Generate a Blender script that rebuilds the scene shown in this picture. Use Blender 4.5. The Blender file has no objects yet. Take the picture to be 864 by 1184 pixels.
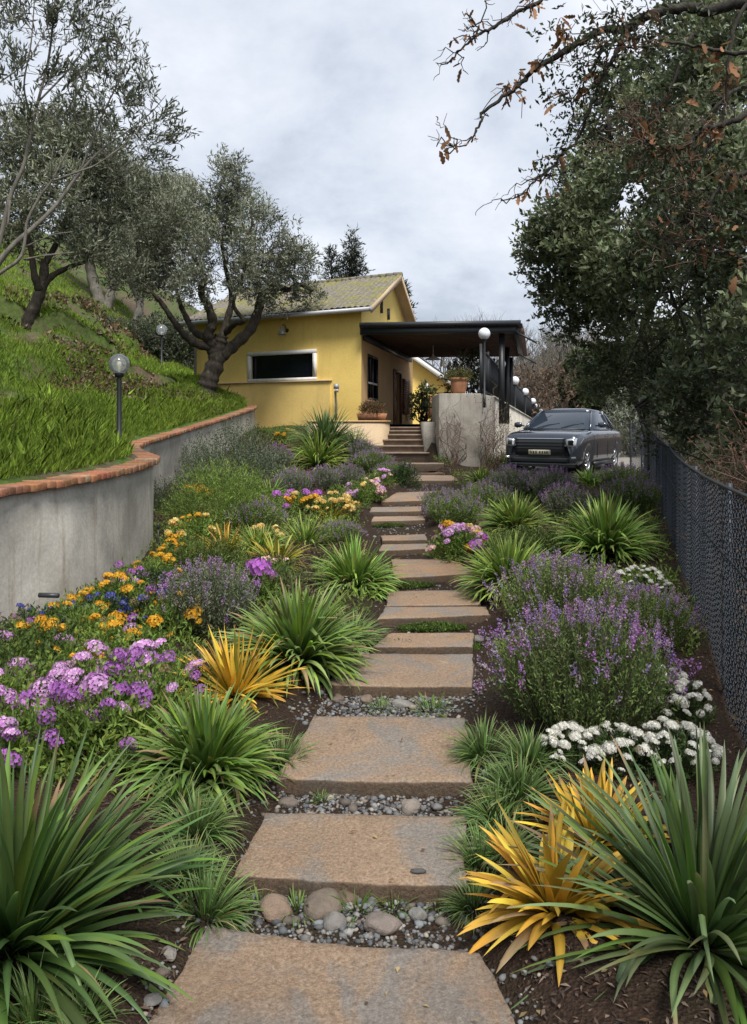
import bpy, math, random
import numpy as np
from mathutils import Vector, Matrix, noise as mnoise

SC = bpy.context.scene
COL = SC.collection
F, CX, HZ, CAMZ = 900.0, 432.0, 490.0, 2.0      # photograph's focal length in its own pixels, centre column, horizon row
R = math.radians

def P(px, py, D):
    return Vector(((px - CX) / F * D, D, CAMZ + (HZ - py) / F * D))

# ------------------------------------------------------------------ mesh plumbing
def mk_mesh(name, V, quads=None, tris=None, col=None, polys=None, smooth=False):
    me = bpy.data.meshes.new(name)
    V = np.asarray(V, dtype=np.float32).reshape(-1, 3)
    me.vertices.add(len(V)); me.vertices.foreach_set('co', V.ravel())
    idx, starts, c = [], [], 0
    for arr, k in ((quads, 4), (tris, 3)):
        if arr is not None and len(arr):
            arr = np.asarray(arr, dtype=np.int32).reshape(-1, k)
            idx.append(arr.ravel()); starts.append(np.arange(len(arr), dtype=np.int32) * k + c); c += arr.size
    if polys:
        for p in polys:
            idx.append(np.asarray(p, dtype=np.int32)); starts.append(np.array([c], dtype=np.int32)); c += len(p)
    idx = np.concatenate(idx); starts = np.concatenate(starts)
    me.loops.add(len(idx)); me.loops.foreach_set('vertex_index', idx)
    me.polygons.add(len(starts)); me.polygons.foreach_set('loop_start', starts)
    if smooth:
        me.polygons.foreach_set('use_smooth', np.ones(len(starts), dtype=bool))
    me.update(calc_edges=True); me.validate(verbose=False)
    if col is not None:
        col = np.asarray(col, dtype=np.float32)
        if col.shape[1] == 3: col = np.concatenate([col, np.ones((len(col), 1), np.float32)], 1)
        a = me.color_attributes.new('Col', 'FLOAT_COLOR', 'POINT')
        a.data.foreach_set('color', np.ascontiguousarray(col).ravel())
    return me

class Buf:
    """collects shapes that belong to ONE mesh"""
    def __init__(s): s.V=[]; s.Q=[]; s.T=[]; s.C=[]; s.n=0; s.P=[]
    def add(s, V, Q=None, T=None, C=(1,1,1), polys=None):
        V = np.asarray(V, dtype=np.float32).reshape(-1,3)
        if Q is not None and len(Q): s.Q.append(np.asarray(Q).reshape(-1,4)+s.n)
        if T is not None and len(T): s.T.append(np.asarray(T).reshape(-1,3)+s.n)
        if polys:
            for p in polys: s.P.append([i+s.n for i in p])
        C = np.asarray(C, dtype=np.float32)
        if C.ndim==1: C = np.tile(C,(len(V),1))
        s.V.append(V); s.C.append(C); s.n += len(V)
        return s
    def box(s, c, size, axes=None, C=(1,1,1)):
        hx,hy,hz = [v/2 for v in size]
        L = np.array([(x,y,z) for z in (-hz,hz) for y in (-hy,hy) for x in (-hx,hx)])
        if axes is not None: L = L @ np.array([list(a) for a in axes])
        return s.add(L+np.array(list(c)), BOXQ, C=C)
    def bar(s, a, b, w, h, C=(1,1,1), up=(0,0,1)):
        a=Vector(a); b=Vector(b); d=(b-a); L=d.length; d.normalize()
        sd=d.cross(Vector(up))
        if sd.length<1e-4: sd=d.cross(Vector((0,1,0)))
        sd.normalize(); u=sd.cross(d).normalized()
        return s.box((a+b)/2,(L,w,h),(d,sd,u),C)
    def tube(s, pts, rad, k=6, C=(1,1,1), cap=True):
        V,Q,T = tube_geo(pts, rad, k, cap); return s.add(V,Q,T,C)
    def lathe(s, prof, k=20, c=(0,0,0), C=(1,1,1), axis='z'):
        a=np.arange(k)/k*2*math.pi; V=[]
        for r,z in prof:
            ring=np.stack([r*np.cos(a), r*np.sin(a), np.full(k,z)],1)
            if axis=='x': ring=ring[:,[2,0,1]]
            V.append(ring)
        V=np.concatenate(V)+np.array(list(c)); Q=[]
        for i in range(len(prof)-1):
            for j in range(k): Q.append((i*k+j, i*k+(j+1)%k, (i+1)*k+(j+1)%k, (i+1)*k+j))
        return s.add(V,Q,C=C)
    def mesh(s, name, smooth=False):
        return mk_mesh(name, np.concatenate(s.V), np.concatenate(s.Q) if s.Q else None, np.concatenate(s.T) if s.T else None,
                       np.concatenate(s.C), s.P, smooth)
    def obj(s, name, mat, parent=None, smooth=False):
        return link(name, s.mesh(name, smooth), mat, parent)

BOXQ = np.array([(0,2,3,1),(4,5,7,6),(0,1,5,4),(2,6,7,3),(0,4,6,2),(1,3,7,5)])

def tube_geo(pts, rad, k=6, cap=True):
    pts=np.asarray([list(p) for p in pts],dtype=float); n=len(pts)
    rad=np.asarray(rad if hasattr(rad,'__len__') else [rad]*n,dtype=float)
    t=np.gradient(pts,axis=0); t/=np.linalg.norm(t,axis=1)[:,None]+1e-9
    ref=np.array([.13,.31,.94]) if abs(t[0]@np.array([.13,.31,.94]))<.85 else np.array([.94,.3,.1])
    a=np.arange(k)/k*2*math.pi; V=[]
    u=np.cross(t[0],ref); u/=np.linalg.norm(u)
    for i in range(n):
        u=u-t[i]*(u@t[i]); u/=np.linalg.norm(u)+1e-9
        v=np.cross(t[i],u)
        V.append(pts[i]+rad[i]*(np.cos(a)[:,None]*u+np.sin(a)[:,None]*v))
    V=np.concatenate(V); Q=[]
    for i in range(n-1):
        for j in range(k): Q.append((i*k+j, i*k+(j+1)%k, (i+1)*k+(j+1)%k, (i+1)*k+j))
    T=[]
    if cap:
        V=np.concatenate([V,pts[[0,-1]]]); 
        for j in range(k):
            T.append((n*k,(j+1)%k,j)); T.append((n*k+1,(n-1)*k+j,(n-1)*k+(j+1)%k))
    return V,Q,T

def link(name, me, mat, parent=None):
    o = bpy.data.objects.new(name, me); COL.objects.link(o)
    if mat is not None and len(me.materials)==0: me.materials.append(mat)
    if parent is not None: o.parent = parent
    return o
def tag(o, label=None, cat=None, group=None, kind=None):
    for k,v in (('label',label),('category',cat),('group',group),('kind',kind)):
        if v: o[k]=v
    return o
def thing(name, label, cat, loc=(0,0,0), rz=0, group=None):
    o=bpy.data.objects.new(name,None); COL.objects.link(o); o.empty_display_size=.1
    o.location=loc; o.rotation_euler=(0,0,rz)
    return tag(o,label,cat,group)
def struct(name, me, mat):
    return tag(link(name,me,mat),kind='structure')
def recentre(o, at):
    """put the origin of a top-level mesh at its base"""
    at=Vector(at); o.data.transform(Matrix.Translation(-at)); o.location=at; return o

# ------------------------------------------------------------------ materials
class N:
    """tiny node helper"""
    def __init__(s, tree): s.t=tree; s.n=tree.nodes; s.l=tree.links
    def __call__(s, typ, ins=None, **props):
        nd=s.n.new(typ)
        for k,v in props.items(): setattr(nd,k,v)
        for k,v in (ins or {}).items(): s.set(nd.inputs[k],v)
        return nd
    def set(s, sock, v):
        if hasattr(v,'is_output'): s.l.new(v,sock)
        elif hasattr(v,'outputs'): s.l.new(v.outputs[0],sock)
        else:
            if isinstance(v,(tuple,list)) and len(v)==3 and sock.type=='RGBA': v=(*v,1)
            sock.default_value=v
    def noise(s, scale, detail=4, rough=.55, vec=None, dist=0):
        nd=s('ShaderNodeTexNoise',{'Scale':scale,'Detail':detail,'Roughness':rough,'Distortion':dist})
        if vec is not None: s.set(nd.inputs['Vector'],vec)
        return nd.outputs['Fac']
    def ramp(s, fac, stops):
        nd=s('ShaderNodeValToRGB',{'Fac':fac}); e=nd.color_ramp.elements
        while len(e)<len(stops): e.new(.5)
        for el,(p,c) in zip(e,stops):
            el.position=p; el.color=(*c,1) if hasattr(c,'__len__') else (c,c,c,1)
        return nd.outputs['Color']
    def mix(s, fac, a, b, mode='MIX'):
        nd=s('ShaderNodeMix',data_type='RGBA',blend_type=mode)
        s.set(nd.inputs[0],fac); s.set(nd.inputs[6],a); s.set(nd.inputs[7],b); return nd.outputs[2]
    def math(s, op, a, b=0.0):
        nd=s('ShaderNodeMath',operation=op); s.set(nd.inputs[0],a); s.set(nd.inputs[1],b); return nd.outputs[0]
    def bump(s, h, strength=.3, dist=.02):
        return s('ShaderNodeBump',{'Height':h,'Strength':strength,'Distance':dist}).outputs[0]
    def coord(s): return s('ShaderNodeNewGeometry').outputs['Position']

def mat(name):
    m=bpy.data.materials.new(name); m.use_nodes=True; m.node_tree.nodes.clear()
    g=N(m.node_tree); return m,g
def finish(g, col, rough=.8, normal=None, metal=0, spec=None, trans=None, alpha=None, transl=None):
    b=g('ShaderNodeBsdfPrincipled',{'Base Color':col,'Roughness':rough,'Metallic':metal})
    if normal is not None: g.set(b.inputs['Normal'],normal)
    if spec is not None: g.set(b.inputs['Specular IOR Level'],spec)
    if trans is not None: g.set(b.inputs['Transmission Weight'],trans)
    sh=b.outputs[0]
    if transl:
        tr=g('ShaderNodeBsdfTranslucent',{'Color':col})
        sh=g('ShaderNodeMixShader',{0:transl,1:sh,2:tr}).outputs[0]
    o=g('ShaderNodeOutputMaterial'); g.l.new(sh,o.inputs[0]); return b
def vcol(g): return g('ShaderNodeAttribute',attribute_name='Col').outputs['Color']

def m_leaf(name, rough=.45, transl=.3, spec=.5, var=.25, scale=3.0):
    m,g=mat(name); c=vcol(g)
    n=g.noise(scale,3,.6,g.coord())
    c2=g.mix(1.0,c,g.ramp(n,[(.3,1-var),(.7,1+var)]),'MULTIPLY')
    finish(g,c2,rough,spec=spec,transl=transl); return m
def m_plain(name, col, rough=.6, metal=0, var=.12, scale=6, bump=.0, spec=None):
    m,g=mat(name); p=g.coord(); n=g.noise(scale,5,.6,p)
    c=g.mix(1.0,col,g.ramp(n,[(.25,1-var),(.75,1+var)]),'MULTIPLY')
    finish(g,c,rough,g.bump(g.noise(scale*9,4,.6,p),bump,.01) if bump else None,metal,spec); return m
def m_col(name, rough=.8, bump=.4, scale=40, dist=.01, var=.25):
    """surface whose base tone comes from the mesh's own colour attribute"""
    m,g=mat(name); p=g.coord(); n=g.noise(scale*.25,5,.65,p)
    c=g.mix(1.0,vcol(g),g.ramp(n,[(.25,1-var),(.75,1+var)]),'MULTIPLY')
    finish(g,c,rough,g.bump(g.noise(scale,5,.65,p),bump,dist)); return m

def m_mulch():
    m,g=mat('mulch_soil'); p=g.coord()
    n1=g.noise(55,6,.7,p); n2=g.noise(2.2,4,.6,p)
    v=g('ShaderNodeTexVoronoi',{'Vector':p,'Scale':70}).outputs['Distance']
    c=g.ramp(n1,[(.3,(.018,.011,.008)),(.55,(.055,.033,.022)),(.75,(.11,.07,.048))])
    c=g.mix(g.ramp(n2,[(.45,0),(.7,.6)]),c,(.045,.04,.022))
    finish(g,c,.95,g.bump(g.math('ADD',n1,v),.9,.03),spec=.2); return m
def m_stone():
    # worn sandstone; every slab takes its own tone
    m,g=mat('sandstone'); p=g.coord()
    w=g.noise(1.7,6,.62,p,1.2); f=g.noise(62,6,.8,p); h=g.noise(5.5,7,.68,p,.6); ti=g.noise(.9,2,.5,p)
    brown=g.ramp(f,[(.28,(.115,.075,.049)),(.5,(.262,.182,.122)),(.72,(.40,.30,.215))])
    grey=g.ramp(f,[(.28,(.10,.090,.080)),(.55,(.215,.195,.175)),(.78,(.33,.31,.285))])
    c=g.mix(g.ramp(w,[(.48,0),(.60,.85)]),brown,grey)
    c=g.mix(g.ramp(h,[(.58,0),(.70,.45)]),c,(.31,.175,.095))
    sp_=g.noise(110,3,.7,p); c=g.mix(1.0,c,g.ramp(sp_,[(.32,.86),(.5,1.0),(.7,1.13)]),'MULTIPLY')
    vo=g('ShaderNodeTexVoronoi',{'Vector':p,'Scale':7.5}).outputs['Distance']; c=g.mix(g.ramp(g.math('ADD',vo,g.math('MULTIPLY',f,.5)),[(.19,.6),(.29,0)]),c,(.10,.085,.07))
    c=g.mix(g.ramp(h,[(.27,.7),(.37,0)]),c,(.085,.075,.068))
    rd=g('ShaderNodeObjectInfo').outputs['Random']
    c=g.mix(1.0,c,g.ramp(ti,[(.3,.84),(.7,1.14)]),'MULTIPLY')
    c=g.mix(1.0,c,g.ramp(rd,[(0,(1.22,1.12,1.0)),(.35,(1.0,1.0,1.0)),(.7,(1.15,1.16,1.16)),(1,(.95,.92,.88))]),'MULTIPLY')
    li=g.noise(9,5,.75,p,1.0); c=g.mix(g.ramp(li,[(.64,0),(.70,.55)]),c,(.40,.39,.34))            # lichen
    mo=g.noise(3.1,5,.7,p); c=g.mix(g.ramp(mo,[(.60,0),(.74,.5)]),c,(.10,.085,.06))               # damp earth
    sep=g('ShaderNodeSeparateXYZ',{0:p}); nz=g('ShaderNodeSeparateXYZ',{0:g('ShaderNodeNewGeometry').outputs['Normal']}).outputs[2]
    c=g.mix(g.ramp(nz,[(.35,.85),(.8,0)]),c,g.ramp(f,[(.3,(.035,.024,.016)),(.55,(.085,.058,.038)),(.75,(.16,.115,.08))]))                      # steep side faces blend to a darker brown than the tread
    hgt=g.math('ADD',g.math('MULTIPLY',f,.8),g.math('MULTIPLY',h,1.4))
    finish(g,c,.82,g.bump(hgt,.75,.02),spec=.3); return m
def m_concrete(name, a, b, streak=.5, dark=(.10,.095,.08)):
    m,g=mat(name); p=g.coord()
    n=g.noise(1.3,6,.6,p); f=g.noise(30,6,.7,p)
    sc=g('ShaderNodeMapping',{'Vector':p,'Scale':(5,5,.35)}); s=g.noise(1.6,5,.6,sc.outputs[0])
    c=g.mix(g.ramp(n,[(.35,0),(.65,1)]),a,b)
    c=g.mix(g.ramp(s,[(.55,0),(.75,streak)]),c,dark)
    c=g.mix(g.ramp(s,[(.28,streak*.7),(.40,0)]),c,tuple(min(.8,x*1.5) for x in a))
    bl=g.noise(.55,5,.7,p,.8); c=g.mix(1.0,c,g.ramp(bl,[(.38,.68),(.62,1.15)]),'MULTIPLY')
    c=g.mix(1.0,c,g.ramp(f,[(.3,.82),(.7,1.14)]),'MULTIPLY')
    finish(g,c,.9,g.bump(f,.35,.008),spec=.25); return m
def m_plaster(name, a, b):
    m,g=mat(name); p=g.coord(); n=g.noise(.9,5,.6,p); f=g.noise(18,6,.7,p)
    z=g('ShaderNodeSeparateXYZ',{0:p}).outputs[2]
    sc=g('ShaderNodeMapping',{'Vector':p,'Scale':(3,3,.3)}); s=g.noise(1.5,4,.6,sc.outputs[0])
    c=g.mix(g.ramp(n,[(.35,0),(.65,1)]),a,b)
    c=g.mix(1.0,c,g.ramp(f,[(.3,.92),(.7,1.06)]),'MULTIPLY')
    c=g.mix(g.ramp(s,[(.56,0),(.80,.28)]),c,tuple(x*.6 for x in b))
    big=g.noise(.35,4,.6,p); c=g.mix(1.0,c,g.ramp(big,[(.35,.86),(.65,1.08)]),'MULTIPLY')
    c=g.mix(g.ramp(g.math('SUBTRACT',z,g.math('MULTIPLY',n,1.1)),[(.30*1.0,.0),(.31,.0)]),c,c)
    finish(g,c,.88,g.bump(f,.25,.01),spec=.2); return m
def m_bark(name, a, b, scale=14):
    m,g=mat(name); p=g.coord()
    sc=g('ShaderNodeMapping',{'Vector':p,'Scale':(1,1,.35)}); n=g.noise(scale,7,.7,sc.outputs[0],.6); l=g.noise(scale*.3,4,.6,p)
    c=g.ramp(n,[(.3,a),(.7,b)])
    c=g.mix(g.ramp(l,[(.58,0),(.72,.5)]),c,(.16,.17,.10))
    finish(g,c,.95,g.bump(n,.9,.03),spec=.2); return m
def m_hill():
    m,g=mat('hill_turf'); p=g.coord()
    n1=g.noise(.55,5,.6,p,.4); n2=g.noise(7,8,.78,p); n3=g.noise(.22,4,.6,p)
    gr=g.ramp(n2,[(.3,(.022,.045,.008)),(.6,(.075,.14,.022)),(.8,(.14,.20,.05))])
    dry=g.ramp(n2,[(.3,(.05,.035,.022)),(.6,(.14,.105,.07)),(.8,(.24,.19,.13))])
    msk=g.mix(1.0,g.ramp(n1,[(.50,0),(.62,1)]),vcol(g),'ADD')
    c=g.mix(msk,gr,dry)
    finish(g,c,.95,g.bump(n2,.8,.06),spec=.2); return m
def m_glass_dark(name, col=(.006,.008,.012), rough=.06):
    m,g=mat(name); finish(g,col,rough,spec=.6); return m
def m_glass_clear(name):
    m,g=mat(name)
    gl=g('ShaderNodeBsdfGlossy',{'Color':(1,1,1),'Roughness':.05}); tr=g('ShaderNodeBsdfTransparent',{'Color':(.92,.93,.94)})
    di=g('ShaderNodeBsdfTranslucent',{'Color':(.75,.76,.78)})
    a=g('ShaderNodeMixShader',{0:.38,1:tr,2:g('ShaderNodeAddShader',{0:di,1:g('ShaderNodeBsdfDiffuse',{'Color':(.22,.22,.23)})}).outputs[0]}).outputs[0]
    fr=g('ShaderNodeFresnel',{'IOR':1.5}).outputs[0]
    o=g('ShaderNodeMixShader',{0:g.math('MULTIPLY',fr,1.0),1:a,2:gl}).outputs[0]
    out=g('ShaderNodeOutputMaterial'); g.l.new(o,out.inputs[0]); return m
def m_roof():
    m,g=mat('mossy_tiles'); p=g.coord(); n=g.noise(1.0,6,.65,p); f=g.noise(9,5,.7,p)
    base=g.ramp(f,[(.3,(.09,.08,.066)),(.55,(.20,.18,.15)),(.75,(.33,.31,.27))])
    c=g.mix(g.ramp(n,[(.46,0),(.60,.75)]),base,g.ramp(f,[(.3,(.13,.125,.025)),(.7,(.29,.275,.06))]))
    finish(g,c,.95,g.bump(f,.5,.02),spec=.15); return m
def m_brick():
    m,g=mat('terracotta_brick'); p=g.coord(); f=g.noise(34,6,.7,p); n=g.noise(4,4,.6,p)
    c=g.mix(1.0,vcol(g),g.ramp(f,[(.3,.7),(.7,1.25)]),'MULTIPLY')
    c=g.mix(g.ramp(n,[(.50,0),(.70,.7)]),c,(.13,.11,.085))
    k=g.noise(11,5,.7,p); c=g.mix(g.ramp(k,[(.60,0),(.68,.6)]),c,(.30,.29,.24))
    finish(g,c,.92,g.bump(f,.6,.01),spec=.2); return m

M=dict(
 leaf=m_leaf('leaf_blade',.45,.22,.32), leafsoft=m_leaf('leaf_soft',.6,.3,.3), petal=m_leaf('petal',.7,.35,.2,.1),
 grass=m_leaf('grass_blade',.55,.35,.3,.3,1.1), olive=m_leaf('olive_leaf',.5,.16,.45,.2,1.2), oak=m_leaf('oak_leaf',.48,.24,.38,.2,1.2),
 dry=m_leaf('dry_leaf',.8,.25,.2), mulch=m_mulch(), stone=m_stone(), hill=m_hill(), roof=m_roof(), brick=m_brick(),
 wallgrey=m_concrete('grey_render',(.43,.40,.345),(.57,.54,.48),.6,(.26,.195,.13)),
 block=m_concrete('old_concrete',(.26,.235,.20),(.36,.335,.29),.6),
 palewall=m_concrete('pale_concrete',(.42,.39,.33),(.52,.49,.43),.3),
 yellow=m_plaster('yellow_plaster',(.88,.65,.20),(.82,.59,.18)), yellowlow=m_plaster('yellow_plinth',(.82,.60,.21),(.74,.53,.185)),
 peach=m_plaster('peach_plaster',(.58,.38,.19),(.52,.34,.17)), cream=m_plaster('cream_plaster',(.56,.42,.27),(.5,.38,.25)),
 white=m_plain('white_paint',(.74,.72,.68),.6,bump=.1), black=m_plain('black_paint',(.016,.018,.020),.45), darkgrey=m_plain('dark_metal',(.035,.040,.046),.45),
 wire=m_plain('fence_wire',(.020,.025,.034),.5,var=.3), gutter=m_plain('gutter_metal',(.34,.34,.35),.5,.3), wood=m_plain('dark_beam_wood',(.085,.050,.038),.75,bump=.3,var=.35),
 door=m_plain('brown_door_wood',(.17,.075,.030),.6,bump=.2,var=.3), step=m_plain('grey_brown_step',(.19,.14,.105),.85,bump=.5,var=.35,scale=4),
 terra=m_plain('terracotta',(.36,.165,.085),.85,bump=.3,var=.25), glassd=m_glass_dark('dark_glass'), globe=m_glass_clear('globe_glass'), milk=m_plain('milky_globe',(.72,.74,.78),.25,var=.03),
 bulb=m_plain('bulb',(.85,.80,.55),.4,var=.02), gravel=m_col('gravel_stone',.8,.4,60), cobble=m_col('river_stone',.8,.8,34,.02,.45),
 chip=m_col('mulch_chip',.95,.5,60), bark=m_bark('olive_bark',(.014,.011,.009),(.07,.058,.046)), barkg=m_bark('grey_bark',(.08,.072,.06),(.24,.22,.19)), barkd=m_bark('oak_bark',(.018,.016,.014),(.075,.068,.058)),
 barkr=m_bark('reddish_bark',(.09,.05,.038),(.22,.15,.115)), stem=m_leaf('plant_stem',.7,.1,.3),
)
def m_carpaint():
    m,g=mat('car_paint'); n=g.noise(700,2,.5,g.coord())
    b=finish(g,g.ramp(n,[(.3,(.060,.070,.088)),(.7,(.095,.108,.130))]),.20,metal=.7); b.inputs['Coat Weight'].default_value=.8; b.inputs['Coat Roughness'].default_value=.06; return m
M['paint']=m_carpaint(); M['chrome']=m_plain('chrome_trim',(.55,.56,.58),.18,1.0,var=.03); M['tyre']=m_plain('tyre_rubber',(.012,.012,.013),.85,bump=.3)
M['lens']=m_plain('lamp_lens',(.55,.57,.60),.12,.3,var=.05); M['plate']=m_plain('number_plate',(.55,.50,.38),.5,var=.05); M['carglass']=m_glass_dark('car_glass',(.025,.035,.05),.04)
# ------------------------------------------------------------------ camera, sky, sun
cam=bpy.data.cameras.new('camera'); co=bpy.data.objects.new('camera',cam); COL.objects.link(co)
co.location=(0,0,CAMZ); co.rotation_euler=(R(90),0,0)
cam.sensor_width=36; cam.lens=F/1184*36; cam.shift_y=-(592-HZ)/1184; cam.clip_end=3000; cam.clip_start=.05
SC.camera=co
SC.view_settings.view_transform='Standard'; SC.view_settings.look='None'; SC.view_settings.exposure=0
SC.render.engine='CYCLES'; SC.cycles.use_denoising=True; SC.cycles.max_bounces=8; SC.cycles.transparent_max_bounces=16
SC.cycles.sample_clamp_indirect=4

SUN_EL, SUN_AZ = R(56), R(-55)           # high, from behind the left shoulder
w=bpy.data.worlds.new('World'); SC.world=w; w.use_nodes=True; w.node_tree.nodes.clear(); g=N(w.node_tree)
sky=g('ShaderNodeTexSky',sky_type='NISHITA',sun_disc=False,sun_elevation=SUN_EL,sun_rotation=R(215),air_density=1.2,dust_density=2.0)
d=g('ShaderNodeTexCoord').outputs['Generated']; sp=g('ShaderNodeSeparateXYZ',{0:d})
zz=g.math('ADD',g.math('MAXIMUM',sp.outputs[2],0.0),.50)
pl=g('ShaderNodeCombineXYZ',{0:g.math('DIVIDE',sp.outputs[0],zz),1:g.math('DIVIDE',sp.outputs[1],zz),2:.37})
n1=g.noise(2.6,8,.6,pl.outputs[0],.12); n2=g.noise(1.15,3,.5,pl.outputs[0],.1)
cl=g.math('ADD',g.math('MULTIPLY',n1,.62),g.math('MULTIPLY',n2,.38))
cc=g.ramp(cl,[(.38,(.32,.365,.435)),(.46,(.42,.465,.54)),(.52,(.53,.57,.645)),(.62,(.67,.70,.755))])
b1=g('ShaderNodeBackground',{'Color':sky,'Strength':.10}); b2=g('ShaderNodeBackground',{'Color':cc,'Strength':1.5})
mx=g('ShaderNodeMixShader',{0:.90,1:b1,2:b2}); wo=g('ShaderNodeOutputWorld'); g.l.new(mx.outputs[0],wo.inputs[0])
sl=bpy.data.lights.new('sun','SUN'); sl.energy=4.6; sl.angle=R(20); sl.color=(1,.96,.9)
so=bpy.data.objects.new('sun',sl); COL.objects.link(so)
sd=Vector((math.cos(SUN_EL)*.30,-math.cos(SUN_EL)*.95,math.sin(SUN_EL)))      # towards the sun
so.rotation_euler=sd.to_track_quat('Z','Y').to_euler(); so.location=sd*40
sky.sun_rotation=math.atan2(sd.x,sd.y)

# ------------------------------------------------------------------ ground
def smooth(a,b,x):
    t=np.clip((np.asarray(x,dtype=float)-a)/(b-a),0,1); return t*t*(3-2*t)
PC=np.array([(0,-.1),(2,-.11),(3.2,-.10),(4,.0),(5.2,.13),(6.9,.52),(8.6,.70),(10,.42),(12,.37),(14,.5),(16,.85),(18.9,1.45),(20.3,1.4),(22.0,1.0),(26,.9)])
def path_x(y): return np.interp(y,PC[:,0],PC[:,1])
def base_z(x,y):
    x=np.asarray(x,dtype=float); y=np.asarray(y,dtype=float)
    z=.0333*np.minimum(y,60)
    rise=smooth(20.2,24.9,y)*(1-smooth(1.55,2.9,x))
    z=z+rise*np.maximum(1.83-z,0)
    return z
def path_mask(x,y):
    dx=np.abs(x-path_x(y)); return (1-smooth(.42,.72,dx))*(1-smooth(20.6,21.6,y))
def lump(x,y): return .035*np.sin(x*2.3+1.1*np.sin(y*1.3))+.03*np.sin(y*2.9+x*1.1)+.018*np.sin(x*7.1+y*5.3)
def ground_z(x,y):
    m=path_mask(x,y)
    st=smooth(20.4,21.4,y)*(1-smooth(24.6,25.0,y))*smooth(-.25,.05,x)*(1-smooth(1.5,1.75,x))     # hollow under the house stairs
    return base_z(x,y)-.075*m+(1-m)*(.045+lump(x,y))-.42*st-.13*smooth(18.4,19.4,y)*smooth(2.9,3.4,x)

# the retaining wall's face, seen from above
WP=np.array([(-3.95,-1),(-3.9,1.5),(-3.45,4.5),(-3.2,6.7),(-2.96,7.8),(-2.84,9.2),(-2.95,10.4),(-3.45,11.6),(-4.0,13),(-4.35,15),(-4.5,17),(-4.5,19.5),(-4.3,21.5),(-3.95,23.3),(-3.78,24.6),(-4.05,25.7),(-4.8,26.25),(-5.6,26.3)])
WT=np.array([1.40,1.42,1.42,1.44,1.46,1.50,1.54,1.57,1.62,1.68,1.76,1.93,2.12,2.36,2.52,2.6,2.62,2.6])
def catmull(pts,n):
    pts=np.asarray(pts,dtype=float); q=np.vstack([2*pts[0]-pts[1],pts,2*pts[-1]-pts[-2]]); out=[]
    for i in range(1,len(q)-2):
        t=np.linspace(0,1,n,endpoint=False)[:,None]; a,b,c,d_=q[i-1],q[i],q[i+1],q[i+2]
        out.append(.5*((2*b)+(c-a)*t+(2*a-5*b+4*c-d_)*t*t+(-a+3*b-3*c+d_)*t**3))
    return np.vstack(out+[pts[-1:]])
WLINE=catmull(np.column_stack([WP,WT]),14)
EXT=np.array([(-6.6,26.6,2.7),(-7.3,28,3.0),(-7.7,31,3.4),(-8.2,36,4.0),(-8.8,45,5.0),(-9.5,80,8.5),(-9.5,120,9)])
HL=np.vstack([WLINE,catmull(np.vstack([WLINE[-1:],EXT]),12)[1:]])
def frame2(line):
    t=np.gradient(line[:,:2],axis=0); t/=np.linalg.norm(t,axis=1)[:,None]; return t,np.stack([-t[:,1],t[:,0]],1)
HT,HN=frame2(HL)
def hill_d(x,y):
    p=np.stack([np.ravel(x),np.ravel(y)],1).astype(float); dd=np.empty(len(p)); zt=np.empty(len(p))
    for i in range(0,len(p),4000):
        q=p[i:i+4000]; df=q[:,None,:]-HL[None,:,:2]; r2=(df**2).sum(2); k=r2.argmin(1)
        s=(df[np.arange(len(q)),k]*HN[k]).sum(1)
        dd[i:i+4000]=np.sqrt(r2.min(1))*np.sign(s); zt[i:i+4000]=HL[k,2]
    return dd,zt
def hill_z(x,y):
    dd,zt=hill_d(x,y); d=np.maximum(dd,0)
    gz=np.where(d<5,.36*d+.03*d*d,2.55+.64*(d-5)); gz=np.where(gz>7,7+6*np.tanh((gz-7)/6),gz)
    x=np.ravel(x); y=np.ravel(y)
    terr=.20*np.tanh(4*np.sin(d*1.9+.25*np.sin(y*.7)))*smooth(.8,2,d)*(1-smooth(6,9,d))
    bump=.07*np.sin(x*1.9+y*.8)+.05*np.sin(y*2.3-x*1.2)+.03*np.sin(x*4.7+y*3.9)
    return zt-.06+gz+terr+bump*smooth(.1,1.2,d), dd
def on_ground(px,py):
    """the point of the garden that the photograph shows at this pixel"""
    D=np.linspace(1.2,60,6000); x=(px-CX)/F*D; z=CAMZ+(HZ-py)/F*D
    k=np.argmax(z<ground_z(x,D)); return Vector((x[k],D[k],float(ground_z(x[k],D[k]))))
def on_hill(px,py,far=90):
    D=np.linspace(4,far,1500); x=(px-CX)/F*D; z=CAMZ+(HZ-py)/F*D
    hz,dd=hill_z(x,D); k=np.argmax((z<hz)&(dd>.05))
    return Vector((x[k],D[k],float(hz[k])))

def grid_mesh(name,xs,ys,zf,keep=None,col=None):
    X,Y=np.meshgrid(xs,ys); Z=zf(X.ravel(),Y.ravel()).reshape(X.shape)
    V=np.stack([X.ravel(),Y.ravel(),Z.ravel()],1); nx=len(xs); ny=len(ys)
    i=np.arange(nx-1)[None,:]+np.arange(ny-1)[:,None]*nx; Q=np.stack([i,i+1,i+1+nx,i+nx],-1).reshape(-1,4)
    if keep is not None:
        k=keep(X.ravel(),Y.ravel()); Q=Q[k[Q].all(1)]
    return mk_mesh(name,V,Q,col=col(X.ravel(),Y.ravel(),Z.ravel()) if col else None,smooth=True)
xs=np.concatenate([[-900,-300,-120,-60,-30,-15],np.arange(-8,8.01,.12),[9,10,12,15,20,30,60,120,300,900]])
ys=np.concatenate([[-300,-60,-15,-5],np.arange(-1,26.01,.12),np.arange(27,40,1.0),[45,52,60,80,120,200,400,1200]])
struct('ground',grid_mesh('ground',xs,ys,ground_z),M['mulch'])

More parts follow.
